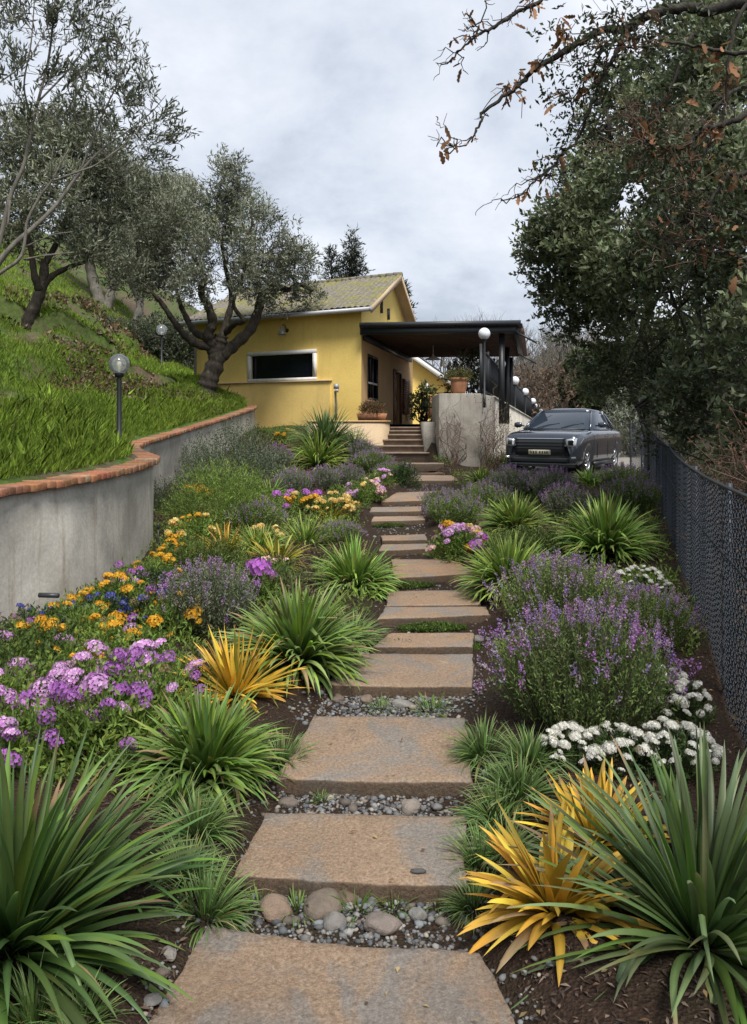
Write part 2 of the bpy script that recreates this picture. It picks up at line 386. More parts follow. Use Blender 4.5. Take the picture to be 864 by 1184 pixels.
xs=np.concatenate([np.linspace(-60,-14,40),np.arange(-13.8,-2.6,.16)]); ys=np.concatenate([np.arange(-2,28,.16),np.linspace(28.4,46,60),np.linspace(47,118,60)])
def hill_tone(x,y,z):
    # bare trodden ground along the terrace lip and under the back trees
    a=np.zeros((len(x),3)); dd,_=hill_d(x,y)
    far=smooth(15,24,y)*smooth(2.5,5,dd)*.33
    a+=far[:,None]; return a
struct('hillside',grid_mesh('hillside',xs,ys,lambda x,y:hill_z(x,y)[0],lambda x,y:hill_d(x,y)[0]>.03,hill_tone),M['hill'])

# far wooded slope behind the drive
def far_z(x,y):
    px=np.asarray(x,dtype=float)/np.maximum(y,1)
    return 1.5+(18+5*np.sin(x*.035+1)+3*np.sin(x*.11))*smooth(62,190,y)*(.12+.88*smooth(.13,.24,px))
mw,gw=mat('far_wood_floor'); nf=gw.noise(.35,6,.7,gw.coord())
finish(gw,gw.ramp(nf,[(.3,(.05,.042,.032)),(.5,(.13,.10,.075)),(.7,(.22,.17,.125))]),.95)
struct('distant_hill',grid_mesh('distant_hill',np.linspace(-220,320,70),np.linspace(60,260,40),far_z),mw)

# terrace and drive in front of the house
mt,gt=mat('terrace_paving'); nt=gt.noise(3,5,.6,gt.coord()); finish(gt,gt.ramp(nt,[(.3,(.20,.17,.14)),(.7,(.34,.30,.25))]),.9)
def RL(y): return -2.41+.25*y        # line of the terrace wall
b=Buf(); V=[(-.42,25.05,1.99),(1.9,25.05,1.99),(1.9,22.3,1.99),(RL(22.3)-.1,22.3,1.99),(RL(60)-.1,60,1.99),(-5,60,1.99)]
b.add(V,polys=[[0,1,2,3,4,5]]); struct('terrace',b.mesh('terrace'),mt)
# pebbly strip along the house front
md,gd=mat('drive_gravel'); nd=gd.noise(30,5,.7,gd.coord()); finish(gd,gd.ramp(nd,[(.3,(.12,.11,.095)),(.7,(.34,.31,.28))]),.95,gd.bump(nd,.6,.02))
struct('driveway',grid_mesh('driveway',np.linspace(2.9,10,60),np.linspace(19.2,62,130),lambda x,y:ground_z(x,y)+.03,lambda x,y:(x>np.maximum(RL(y)+.05,3.2+.02*y))&(x<np.where(y<21,.32*y+.5,9.5))),md)

# ------------------------------------------------------------------ retaining wall with its brick coping
def retaining_wall():
    root=thing('retaining_wall','long curving grey rendered retaining wall with a terracotta brick coping below the grassy slope','wall',(WLINE[0,0],WLINE[0,1],0))
    o0=np.array([WLINE[0,0],WLINE[0,1],0.]); T_,N_=frame2(WLINE); n=len(WLINE)
    th=.30; rng=np.random.default_rng(4)
    V=[];Q=[]; nz=12
    for side,off in ((0,0.0),(1,th)):
        for j in range(nz+1):
            f=j/nz
            z=(-.35)+(WLINE[:,2]-.06+.35)*f
            wob=.012*np.sin(WLINE[:,1]*2.1+f*3)+.008*np.sin(WLINE[:,1]*5.7+f*9)
            p=np.stack([WLINE[:,0]+N_[:,0]*(off+wob*(1-side)),WLINE[:,1]+N_[:,1]*(off+wob*(1-side)),z],1); V.append(p)
    V=np.concatenate(V)-o0
    for side in (0,1):
        b0=side*(nz+1)*n
        for j in range(nz):
            i=np.arange(n-1); a=b0+j*n+i
            Q.append(np.stack([a,a+1,a+1+n,a+n],1) if side==0 else np.stack([a,a+n,a+1+n,a+1],1))
    a=nz*n+np.arange(n-1); Q.append(np.stack([a,a+1,a+1+(nz+1)*n,a+(nz+1)*n],1))
    e=[n-1+j*n for j in range(nz+1)]; 
    Q.append(np.array([(e[j],e[j]+(nz+1)*n,e[j+1]+(nz+1)*n,e[j+1]) for j in range(nz)]))
    link('rendered_wall',mk_mesh('rendered_wall',V,np.concatenate(Q),smooth=False),M['wallgrey'],root)
    # bricks on the flat, laid across the wall
    s=np.concatenate([[0],np.cumsum(np.linalg.norm(np.diff(WLINE[:,:2],axis=0),axis=1))]); b=Buf(); L=s[-1]; x=.03
    while x<L-.05:
        wd=.115+rng.uniform(-.004,.004)
        p=np.array([np.interp(x,s,WLINE[:,k]) for k in range(3)]); nn=np.array([np.interp(x,s,N_[:,k]) for k in range(2)]); nn/=np.linalg.norm(nn)
        tt=np.array([nn[1],-nn[0]]); ln=.47+rng.uniform(-.012,.012)
        c=np.array([p[0]+nn[0]*(.15),p[1]+nn[1]*(.15),p[2]-.022+rng.uniform(-.006,.006)])+np.array([nn[0],nn[1],0])*rng.uniform(-.012,.012)
        k=rng.uniform(.7,1.2); colr=np.array([.29,.130,.070])*k*(1+rng.normal(0,.06,3))
        if rng.random()<.15: colr=np.array([.29,.20,.13])*k
        gapang=.10*rng.normal()*.3
        t3=Vector((tt[0],tt[1],gapang)).normalized(); n3=Vector((nn[0],nn[1],.0)); u3=t3.cross(n3).normalized(); 
        if u3.z<0:u3=-u3
        b.box(c-o0,(wd-.012,ln,.075),(t3,n3,u3),colr); x+=wd
    # mortar bed under them
    i=np.arange(0,n); pin=WLINE[:,:2]-N_*.055; pout=WLINE[:,:2]+N_*.35
    V=np.concatenate([np.column_stack([pin,WLINE[:,2]-.062]),np.column_stack([pout,WLINE[:,2]-.062]),np.column_stack([pin,WLINE[:,2]-.004]),np.column_stack([pout,WLINE[:,2]-.004])])-o0
    k=np.arange(n-1); q=np.concatenate([np.stack([2*n+k,2*n+k+1,3*n+k+1,3*n+k],1),np.stack([k,k+1,2*n+k+1,2*n+k],1),np.stack([k,n+k,n+k+1,k+1],1),np.stack([n+k,3*n+k,3*n+k+1,n+k+1],1)])
    b.add(V,q,C=(.20,.14,.10))
    cp=b.obj('brick_coping',M['brick'],root)
    bv=cp.modifiers.new('worn','BEVEL'); bv.width=.012; bv.segments=2
    bb=Buf(); q=P(61,688,6.9)-Vector(o0)   # little pipe mouth in the wall face
    bb.tube([q+Vector((-.12,0,.0)),q+Vector((.06,-.02,.0))],[.022,.022],8,C=(.1,.1,.1)); bb.obj('weep_pipe',M['darkgrey'],root)
retaining_wall()

# ------------------------------------------------------------------ stone path
SLABS=[ # outline pixels (back-left, back-right, front-right, front-left), label
 ([(240,1066),(345,1084),(478,1095),(556,1100),(600,1186),(640,1262),(95,1262),(166,1186)],'lowest and largest brown stone slab of the path, with grey blotches'),
 ([(306,938),(538,942),(541,1026),(270,1015)],'wide brown slab just above the gap with the big river stones'),
 ([(362,826),(538,828),(548,906),(320,902)],'third brown slab up the path, beside the small grass tuft on its left'),
 ([(404,755),(548,755),(546,795),(374,793)],'fourth slab up the path, thick and pale with two weed tufts before it'),
 ([(452,731),(548,731),(547,748),(430,748)],'thin broken flat stone lying low behind a mat of weeds'),
 ([(445,701),(563,701),(568,711),(436,716)],'narrow slab with a thick front, beside the big purple lavender'),
 ([(449,683),(550,681),(556,699),(446,701)],'low cracked flat stone between two raised slabs halfway up'),
 ([(452,646),(520,645),(552,663),(456,669)],'trapezoid slab that narrows towards the back, opposite the pink and yellow flowers'),
 ([(442,629),(500,628),(502,634),(438,637)],'small slab with a tall front, left of the pink and yellow flowers'),
 ([(440,619),(492,617),(494,624),(442,625)],'low pale stone sunk in weeds behind a small raised slab'),
 ([(432,597),(490,596),(492,601),(429,603)],'slab whose left end reaches the yellow cream flowers'),
 ([(430,586),(488,585),(487,591),(427,592)],'flat slab in the left bend of the path'),
 ([(458,569),(528,566),(491,579),(441,581)],'angled slab swinging right above the bend'),
 ([(476,549),(538,549),(536,556),(475,556)],'upper slab that runs out to the right of the path'),
 ([(474,540),(524,540),(524,546),(475,547)],'second slab below the foot of the house steps'),
 ([(466,531),(514,531),(513,536),(465,536)],'topmost slab of the path at the foot of the house steps'),
]
def plane_D(py): return 1800.0/(py-460)
def make_slab(pts,label,i):
    rng=np.random.default_rng(100+i)
    w3=[]
    for px,py in pts:
        D=plane_D(py); 
        if py<545: D=min(D,20.3+(545-py)*.085)
        w3.append(((px-CX)/F*D,D))
    w3=np.array(w3); c=w3.mean(0); zc=float(base_z(c[0],c[1]))+.0
    if i>=14: zc=CAMZ-(pts[-1][1]-HZ)/F*w3[-1][1]
    # dense, chipped outline
    out=[]; m=len(w3)
    for a in range(m):
        p,q=w3[a],w3[(a+1)%m]; L=np.linalg.norm(q-p); k=max(2,int(L/.05))
        nrm=np.array([(q-p)[1],-(q-p)[0]])/L
        ph=rng.uniform(0,9)
        for t in np.arange(k)/k:
            r=p+(q-p)*t; wv=.007*math.sin(L*t*7+ph)+.003*math.sin(L*t*31+ph*2)+rng.normal(0,.002)
            out.append(r+nrm*wv*(1 if 0<t else .3))
    out=np.array(out); n=len(out); th=.17 if i<14 else .2
    rings=[]
    for sc_,dz in ((.97,-th),(1.0,-th*.55),(1.004,-.016),(.998,-.006),(.988,-.001),(.95,.0)):
        rr=c+(out-c)*sc_ if sc_!=1.004 else out
        if sc_<.96: rr=out-(out-c)/np.linalg.norm(out-c,axis=1)[:,None]*.05
        elif sc_!=1.004: rr=out-(out-c)/np.linalg.norm(out-c,axis=1)[:,None]*{.97:.02,1.0:.002,.998:.003,.988:.009}[sc_]
        jit=rng.normal(0,.006,(n,2)) if dz<-.02 else 0
        # tread follows a slight tilt so it sits with the slope
        tilt=(rr[:,1]-c[1])*.02
        rings.append(np.column_stack([rr+jit,np.full(n,zc+dz)+tilt]))
    # fill the top with concentric rings to carry gentle relief
    top=rings[-1]
    for f in (.8,.6,.4,.2): 
        rr=c+(top[:,:2]-c)*f
        z=zc+(rr[:,1]-c[1])*.02+.004*np.sin(rr[:,0]*11+i)+.004*np.sin(rr[:,1]*13+2*i)
        rings.append(np.column_stack([rr,z]))
    V=np.concatenate(rings+[np.array([[c[0],c[1],zc]])]); Q=[];T=[]
    for j in range(len(rings)-1):
        a=np.arange(n); Q.append(np.stack([j*n+a,j*n+(a+1)%n,(j+1)*n+(a+1)%n,(j+1)*n+a],1))
    jl=(len(rings)-1)*n; a=np.arange(n); T=np.stack([jl+a,jl+(a+1)%n,np.full(n,len(V)-1)],1)
    me=mk_mesh('stepping_stone',V-np.array([c[0],c[1],zc]),np.concatenate(Q)[:, ::-1],T[:, ::-1])
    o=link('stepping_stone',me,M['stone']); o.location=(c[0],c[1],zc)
    # make sure faces look outwards
    import bmesh as _bm
    bm=_bm.new(); bm.from_mesh(me); _bm.ops.recalc_face_normals(bm,faces=bm.faces); bm.to_mesh(me); bm.free()
    tag(o,label,'stepping stone','stone slabs of the garden path'); return c,zc
SLABPOS=[make_slab(p,l,i) for i,(p,l) in enumerate(SLABS)]
# ------------------------------------------------------------------ the yellow house
HC=Vector((-.39,25,0)); HU=Vector((-.875,.483,0)).normalized(); HV=Vector((.205,.979,0)).normalized(); ZU=Vector((0,0,1))
def H(u,v,z): return HC+HU*u+HV*v+ZU*z
def wall_holes(b,O,U,Nn,L,z0,z1,holes,dep=.18,C=(1,1,1)):
    """a wall sheet with real openings and their reveals; Nn points outwards"""
    us=sorted({0,L,*[h[0] for h in holes],*[h[1] for h in holes]}); zs=sorted({z0,z1,*[h[2] for h in holes],*[h[3] for h in holes]})
    for i in range(len(us)-1):
        for j in range(len(zs)-1):
            uc=(us[i]+us[i+1])/2; zc=(zs[j]+zs[j+1])/2
            if any(h[0]<uc<h[1] and h[2]<zc<h[3] for h in holes): continue
            b.add([O+U*us[i]+ZU*zs[j],O+U*us[i+1]+ZU*zs[j],O+U*us[i+1]+ZU*zs[j+1],O+U*us[i]+ZU*zs[j+1]],[(0,1,2,3)],C=C)
    for a0,a1,c0,c1 in holes:
        q=[O+U*a0+ZU*c0,O+U*a1+ZU*c0,O+U*a1+ZU*c1,O+U*a0+ZU*c1]; qi=[p-Nn*dep for p in q]
        for k in range(4): b.add([q[k],q[(k+1)%4],qi[(k+1)%4],qi[k]],[(0,1,2,3)],C=C)
NF=Vector((HU.y,-HU.x,0));  NF=-NF if NF.y>0 else NF       # front wall looks at the viewer
NG=Vector((HV.y,-HV.x,0));  NG=-NG if NG.x<0 else NG       # gable wall looks right
Z0,ZE,ZP=1.2,5.72,7.62; GL=10.6; FL=7.0; MID=5.2
house=thing('yellow_house','yellow plastered house with mossy tiled gable roof and a wide dark window','house',H(0,0,1.9))
HB=Vector(house.location)
def hobj(b,name,mt,parent=house,smooth=False):
    for i,v in enumerate(b.V): b.V[i]=v-np.array(list(HB if parent is house else HB),dtype=np.float32)
    return b.obj(name,mt,parent,smooth)
b=Buf()
wall_holes(b,HC,HU,NF,FL,Z0,ZE,[(1.79,4.45,3.46,4.40)])
b.add([H(FL,0,Z0),H(FL,GL,Z0),H(FL,GL,ZE),H(FL,MID,ZP),H(FL,0,ZE)],polys=[[0,1,2,3,4]])
b.add([H(0,GL,Z0),H(FL,GL,Z0),H(FL,GL,ZE),H(0,GL,ZE)],[(0,1,2,3)])
hobj(b,'front_wall',M['yellow'])
b=Buf()
wall_holes(b,HC,HV,NG,GL,Z0,4.95,[(.92,2.70,2.80,4.34),(5.75,7.35,1.95,4.05)])
hobj(b,'porch_wall',M['peach'])
b=Buf(); g0,g1=3.02,3.22
b.add([H(0,0,4.95),H(0,GL,4.95),H(0,GL,ZE),H(0,MID,ZP),H(0,0,ZE)],polys=[[0,1,2,3,4]])
gw_=hobj(b,'gable_wall',M['yellow'])
for v0,za,zb in ((3.0,5.98,6.42),(4.35,5.92,6.34)):
    b=Buf(); b.bar(H(0,v0+.09,za)+NG*.01,H(0,v0+.09,zb)+NG*.01,.18,.03,C=(1,1,1),up=HV); hobj(b,'vent_slit',M['black'],gw_)
# plinth under the window
b=Buf(); O=HC+NF*.05
wall_holes(b,O+HU*1.16,HU,NF,FL-1.16,Z0,3.40,[])
b.add([H(1.16,0,Z0),O+HU*1.16+ZU*Z0,O+HU*1.16+ZU*3.4,H(1.16,0,3.4)],[(0,1,2,3)])
hobj(b,'plinth',M['yellowlow'])
b=Buf(); b.bar(H(1.10,0,3.425)+NF*.04,H(FL,0,3.425)+NF*.04,.14,.045,up=ZU); hobj(b,'plinth_ledge',M['cream'])
# wide window
b=Buf(); fr=.11
for a0,a1,c0,c1 in ((1.70,4.54,4.35,4.48),(1.70,4.54,3.455,3.55),(1.70,1.83,3.55,4.35),(4.41,4.54,3.55,4.35)):
    b.bar(H(a0,0,(c0+c1)/2)+NF*.012,H(a1,0,(c0+c1)/2)+NF*.012,.11,c1-c0,up=ZU)
wf=hobj(b,'window_frame',M['white'])
b=Buf(); b.add([H(1.80,0,3.5)-NF*.10,H(4.44,0,3.5)-NF*.10,H(4.44,0,4.4)-NF*.10,H(1.80,0,4.4)-NF*.10],[(0,1,2,3)]); hobj(b,'pane',M['glassd'],wf)
# tall side window
b=Buf()
for a0,a1,c0,c1 in ((.92,2.70,4.26,4.34),(.92,2.70,2.80,2.88),(.92,1.02,2.88,4.26),(2.60,2.70,2.88,4.26),(1.76,1.86,2.88,4.26)):
    b.bar(H(0,a0,(c0+c1)/2)-NG*.03,H(0,a1,(c0+c1)/2)-NG*.03,.08,c1-c0,up=ZU)
sf=hobj(b,'side_window_frame',M['black'])
b=Buf(); b.bar(H(0,1.0,3.38)-NG*.02,H(0,2.6,3.38)-NG*.02,.05,.06,up=ZU); hobj(b,'glazing_bar',M['white'],sf)
b=Buf(); b.add([H(0,.95,2.82)-NG*.09,H(0,2.68,2.82)-NG*.09,H(0,2.68,4.32)-NG*.09,H(0,.95,4.32)-NG*.09],[(0,1,2,3)]); hobj(b,'pane',M['glassd'],sf)
b=Buf(); b.bar(H(0,.82,2.765)+NG*.05,H(0,2.8,2.765)+NG*.05,.16,.05,up=ZU); hobj(b,'sill',M['cream'])
# door
b=Buf(); b.add([H(0,5.8,1.95)-NG*.13,H(0,7.3,1.95)-NG*.13,H(0,7.3,4.0)-NG*.13,H(0,5.8,4.0)-NG*.13],[(0,1,2,3)])
for k in (0,1):
    for c in (0,1):
        a=5.92+.72*k; z=2.1+.98*c; b.bar(H(0,a,z+.4)-NG*.12,H(0,a+.54,z+.4)-NG*.12,.02,.72,up=ZU)
dr=hobj(b,'door',M['door'])
b=Buf(); b.tube([H(0,6.5,2.95)-NG*.11,H(0,6.5,2.95)-NG*.05,H(0,6.62,2.95)-NG*.05],.014,6); hobj(b,'handle',M['chrome'],dr)
b=Buf()
for a0,a1,c0,c1 in ((5.66,7.44,4.05,4.16),(5.66,5.77,1.95,4.05),(7.33,7.44,1.95,4.05)): b.bar(H(0,a0,(c0+c1)/2)+NG*.01,H(0,a1,(c0+c1)/2)+NG*.01,.09,c1-c0,up=ZU)
hobj(b,'door_frame',M['door'])
b=Buf(); b.bar(H(0,7.75,3.15)+NG*.05,H(0,9.2,3.15)+NG*.05,.06,1.5,up=ZU)
for k in range(16): b.bar(H(0,7.8,2.45+.09*k)+NG*.085,H(0,9.15,2.45+.09*k)+NG*.085,.03,.05,up=ZU)
hobj(b,'shutter',M['door'])
# barrel-tiled roof, two slopes
ov=.45; oe=.40
sl_=(ZP-ZE)/MID
def slope(front):
    nu=int((FL+ov*2)/.045); L_=math.hypot(MID+oe,(MID+oe)*sl_); nv=int(L_/.36)*3
    U=np.linspace(-ov,FL+ov,nu); T=np.linspace(0,1,nv+1)
    uu,tt=np.meshgrid(U,T); rows=tt*nv/3; saw=(1-(rows%1))*.035; saw[rows%1==0]=.035
    barrel=.045*np.abs(np.sin((uu+ (0))*math.pi/.22))
    vv=(MID+.0-(MID+oe)*(1-tt)) if front else (MID+(MID+oe)*(1-tt))
    z=ZP+.08-np.abs(vv-MID)*sl_+barrel+saw
    rng=np.random.default_rng(5); z=z+.012*np.sin(uu*3.1+vv*2)+rng.normal(0,.004,z.shape)
    V=np.array(list(HC))+uu[...,None]*np.array(list(HU))+vv[...,None]*np.array(list(HV))+z[...,None]*np.array([0,0,1])
    i=np.arange(nu-1)[None,:]+np.arange(nv)[:,None]*nu
    return V.reshape(-1,3),np.stack([i,i+1,i+1+nu,i+nu],-1).reshape(-1,4)
b=Buf(); b.add(*slope(True)); b.add(*slope(False))
for k in range(int((FL+2*ov)/.33)):      # ridge tiles
    u=-ov+.165+k*.33; b.tube([H(u-.18,MID,ZP+.10),H(u+.17,MID,ZP+.12)],[.11,.10],8)
rf=hobj(b,'tiled_roof',M['roof'])
b=Buf()
for s in (-1,1):     # verge boards and the soffit under the overhang
    v0=MID+s*(MID+oe)
    for u in (-ov,FL+ov):
        b=Buf(); b.bar(H(u,MID,ZP+.0),H(u,v0,ZP-(MID+oe)*sl_+.0),.04,.20,up=ZU); hobj(b,'verge_board',M['cream'])
b=Buf()
for s in (-1,1):
    v0=MID+s*(MID+oe); b.add([H(-ov,MID,ZP-.03),H(FL+ov,MID,ZP-.03),H(FL+ov,v0,ZP-.03-(MID+oe)*sl_),H(-ov,v0,ZP-.03-(MID+oe)*sl_)],[(0,1,2,3)])
hobj(b,'soffit',M['cream'])
b=Buf(); zg=ZE-oe*sl_+.02
b.tube([H(-ov,-oe-.07,zg),H(FL+ov,-oe-.07,zg+.02)],.075,10); b.tube([H(-ov-.01,-oe-.07,zg),H(-ov-.04,-oe-.07,zg)],.085,10)
hobj(b,'gutter',M['gutter'])
b=Buf(); b.tube([H(FL-.1,-oe-.07,zg),H(FL-.1,-.12,zg-.4),H(FL-.1,-.12,Z0+.7)],.05,8); hobj(b,'downpipe',M['gutter'])

# wall lamp (a little bell shade on a bracket)
p=P(322.5,383,26.6); w0=H(2.9,0,p.z); 
def wall_lamp(at,nrm,label,s=1.0):
    t=thing('wall_lamp',label,'wall lamp',at)
    b=Buf(); n=Vector(nrm)
    b.tube([n*.0,n*.02],[.07*s,.07*s],10); b.tube([n*.02,n*.12*s+ZU*.16*s,n*.24*s+ZU*.18*s,n*.30*s+ZU*.10*s],.016*s,6); b.obj('bracket',M['darkgrey'],t)
    b=Buf(); c=n*.30*s; b.lathe([(.02*s,.12*s),(.05*s,.09*s),(.075*s,-.02*s),(.15*s,-.17*s),(.14*s,-.175*s)],16,c); b.obj('lamp_shade',M['gutter'],t,True)
    return t
wall_lamp(w0,NF,'small grey bell-shaped wall lamp on the yellow wall above the wide window')

# ------------------------------------------------------------------ second house behind the pergola
def back_house():
    t=thing('back_house','second yellow house with a dark sloping roof, half hidden behind the pergola','house',(0.4,44,1.6)); o=Vector((.4,44,1.6))
    V=[(-3.4,44,1.0),(4.0,44,1.0),(4.0,44,4.35),(.4,44,6.9),(-3.4,44,4.35)]
    b=Buf(); A=[Vector(v)-o for v in V]; B=[v+Vector((1.6,8,0)) for v in A]; b.add(A+B,polys=[[0,1,2,3,4],[5,9,8,7,6],[1,6,7,2],[0,4,9,5]]); b.obj('wall',M['yellow'],t)
    b=Buf()
    for s,ex in ((1,4.55),(-1,-3.95)):
        a=Vector((.4,43.4,7.08))-o; e=Vector((ex,43.4,7.08-abs(ex-.4)*.70))-o; k=Vector((1.8,9.4,0)); up=Vector((0,0,.16))
        b.add([a,e,e+k,a+k,a+up,e+up,e+k+up,a+k+up],polys=[[0,1,2,3],[7,6,5,4],[0,4,5,1],[1,5,6,2]])
    b.obj('roof',M['darkgrey'],t)
    b=Buf()
    for s,ex in ((1,4.45),(-1,-3.85)):
        a=Vector((.4,43.36,7.0))-o; e=Vector((ex,43.36,7.0-abs(ex-.4)*.70))-o; b.bar(a,e,.05,.26)
    b.obj('fascia_board',M['white'],t)
    b=Buf(); b.box(Vector((3.3,43.97,3.0))-o,(.6,.04,1.2)); b.obj('window',M['door'],t)
    wall_lamp(Vector((3.0,43.98,4.1)),Vector((0,-1,0)),'bracket lamp on the second yellow house seen under the pergola',1.5)
back_house()

# ------------------------------------------------------------------ pergola / covered porch
def pergola():
    A=H(0,-.35,0)+NG*.0; A=Vector((-.42,24.72,0)); E=Vector((4.42,24.15,0)); v=HV*9.6
    root=thing('pergola','black timber pergola with a flat boarded roof over the porch beside the yellow house','pergola',(4.1,24.5,2)); o=Vector((4.1,24.5,2.0))
    zt=5.10; d=(E-A).normalized()
    def at(p,z): return Vector((p.x,p.y,z))-o
    b=Buf(); b.bar(at(A,4.93),at(E,4.93),.14,.22); b.obj('front_beam',M['black'],root)
    b=Buf(); b.bar(at(A-d*.0-HV*.12,zt+.03),at(E+d*.15-HV*.12,zt+.03),.10,.13); b.obj('roof_fascia',M['darkgrey'],root)
    b=Buf(); b.bar(at(E,4.86),at(E+v,4.86),.14,.22); b.obj('side_beam',M['black'],root)
    A2=H(.0,.12,0)+NG*.09; b=Buf(); b.bar(at(A2,4.80),at(A2+HV*9.3,4.80),.12,.20); b.obj('wall_plate',M['black'],root)
    for i in range(1,19):
        q=i*.52; b=Buf(); b.bar(at(A+HV*q+d*.05,4.955),at(E+HV*q+d*.24,4.955),.07,.14); b.obj('rafter',M['wood'],root)
    b=Buf(); rng=np.random.default_rng(3); k=34
    for i in range(k):       # roof boards
        f0=i/k; p0=A+(E-A)*f0; p1=A+(E-A)*((i+1)/k-.004); z=5.035+rng.uniform(0,.008)
        V=[p0-HV*.1,p1-HV*.1,p1+v,p0+v]; V=[Vector((p.x,p.y,zz))-o for zz in (z,z+.025) for p in V]
        b.add(V,[(3,2,1,0),(4,5,6,7),(0,1,5,4),(1,2,6,5),(2,3,7,6),(3,0,4,7)])
    b.obj('roof_boards',M['wood'],root)
    b=Buf(); V=[A-HV*.12,E+d*.2-HV*.12,E+d*.2+v,A+v]; b.add([Vector((p.x,p.y,5.10))-o for p in V],[(0,1,2,3)]); b.obj('roof_felt',M['darkgrey'],root)
    for f in (.28,4.8,9.3):
        p=E+HV*f-d*.45; b=Buf(); b.bar(at(p,2.0),at(p,4.84),.16,.16,up=(0,1,0)); b.obj('post',M['black'],root)
    for f,z in ((-.02,4.75),(3.2,4.35)):
        p=E+HV*f; b=Buf(); b.tube([at(p,z+.1),at(p+Vector((.62,-.1,0)),z-.25)],.03,6); b.obj('awning_arm',M['black'],root)
    # ceiling pendant
    p=P(501,400,29.0); t=thing('pendant_lamp','white enamel pendant lamp hanging under the pergola ceiling','pendant lamp',(p.x,p.y,4.88))
    b=Buf(); b.tube([(0,0,.05),(0,0,-.30)],.014,5); b.obj('cord',M['white'],t)
    b=Buf(); b.lathe([(.03,-.28),(.05,-.36),(.29,-.47),(.30,-.49),(.04,-.42)],18); b.obj('lamp_shade',M['white'],t,True)
    b=Buf(); b.lathe([(.0,-.53),(.045,-.51),(.05,-.46),(.03,-.42)],10); b.obj('bulb',M['bulb'],t,True)
pergola()

# ------------------------------------------------------------------ concrete terrace wall, railing, lamps
def terrace_wall():
    t=thing('terrace_wall','weathered square concrete block and long pale wall holding up the terrace','wall',(1.85,22,.5)); o=Vector((1.85,22,.5))
    x1=3.03
    def prism(b,poly,z0,z1):
        n=len(poly); V=[Vector((x,y,z))-o for z in (z0,None) for x,y,*_ in poly for z in [z0 if z is not None else 0]] if 0 else []
        V=[Vector((p[0],p[1],z0))-o for p in poly]+[Vector((p[0],p[1],p[2] if len(p)>2 else z1))-o for p in poly]
        b.add(V,polys=[list(range(n,2*n)),list(range(n))[::-1]]+[[k,(k+1)%n,(k+1)%n+n,k+n] for k in range(n)])
    b=Buf(); prism(b,[(1.84,22.0),(x1,22.0),(RL(24.6)+.08,24.6),(1.84,24.6)],.3,2.86)
    m=b.obj('concrete_block',M['block'],t); bv=m.modifiers.new('edge','BEVEL'); bv.width=.03; bv.segments=2
    b=Buf(); prism(b,[(RL(24.6)+.06,24.605,2.83),(RL(70)+.06,70,1.9),(RL(70)-.25,70,1.9),(RL(24.6)-.25,24.605,2.83)],-.2,2.8); b.obj('long_wall',M['palewall'],t)
    b=Buf(); b.bar(Vector((RL(24.6)-.08,24.62,2.855))-o,Vector((RL(70)-.08,70,1.93))-o,.36,.05); b.obj('wall_capping',M['palewall'],t)
    b=Buf(); prism(b,[(1.50,23.0),(1.83,23.0),(1.83,25.0),(1.50,25.0)],.7,2.06); b.obj('stair_side_wall',M['block'],t)
terrace_wall()
def railing():
    def top(y): return 2.86-.0205*(y-22.2)
    def X(y): return RL(y)-.08
    t=thing('terrace_railing','black picket railing running along the top of the terrace wall','railing',(X(22.2),22.2,2.86)); o=Vector((X(22.2),22.2,2.86))
    ys=[22.2]
    while ys[-1]<66: ys.append(ys[-1]+2.0)
    for y in ys:
        b=Buf(); b.bar(Vector((X(y),y,top(y)-.05))-o,Vector((X(y),y,top(y)+1.42))-o,.07,.07,up=(0,1,0)); b.obj('post',M['black'],t)
    for a,c in zip(ys[:-1],ys[1:]):
        b=Buf()
        for h in (.12,1.28): b.bar(Vector((X(a)+.02,a+.05,top(a)+h))-o,Vector((X(c)+.02,c-.05,top(c)+h))-o,.03,.045)
        n=16
        for i in range(1,n):
            y=a+(c-a)*i/n; b.bar(Vector((X(y),y,top(y)+.14))-o,Vector((X(y),y,top(y)+1.26))-o,.045,.022,up=(0,1,0))
        b.obj('picket_panel',M['black'],t)
railing()
def globe_lamp(name,label,base,h,r,group=None,clear=True,glob_r=None,pole_r=.035):
    t=thing(name,label,'lamp',base,0,group)
    b=Buf(); b.lathe([(.0,-.25),(pole_r*1.25,-.25),(pole_r*1.25,.05),(pole_r,.06),(pole_r*.92,h-.08),(pole_r*.92,h)],14); b.obj('pole',M['black'],t,True)
    b=Buf(); b.lathe([(pole_r,h-.01),(r*.42,h),(r*.46,h+.045),(r*.38,h+.06),(.001,h+.06)],18); b.obj('collar',M['black'],t)
    b=Buf(); zc=h+.03+r; a=np.linspace(-.88*math.pi/2,math.pi/2,14); b.lathe([(max(r*math.cos(k),.0005),zc+r*math.sin(k)) for k in a],28)
    b.obj('globe',M['globe'] if clear else M['milk'],t,True)
    if clear:
        b=Buf(); b.lathe([(.018,h+.06),(.020,h+.10),(.034,h+.14),(.036,h+.17),(.022,h+.20),(.001,h+.21)],12); b.obj('bulb',M['bulb'],t,True)
    return t
ys=[22.2,27.5,35,43.4,52.9,60,67.8]; zz_=[4.57,4.11,3.94,3.78,3.53,3.33,3.05]
lab=['nearest globe lamp on its black post at the corner of the concrete block','second globe lamp along the terrace railing, just past the pergola post']
for i,(y,z) in enumerate(zip(ys,zz_)):
    base=Vector((RL(y)+.02,y,2.86-.02*(y-22.2)-.15)); r=.17 if i==0 else .17+.012*i
    globe_lamp('railing_lamp',lab[i] if i<2 else 'small white globe lamp farther down the terrace railing',base,z-r-.03-base.z,r,'globe lamps along the terrace railing',False)
def lamp_at(base_px,label,r,far=60):
    pass
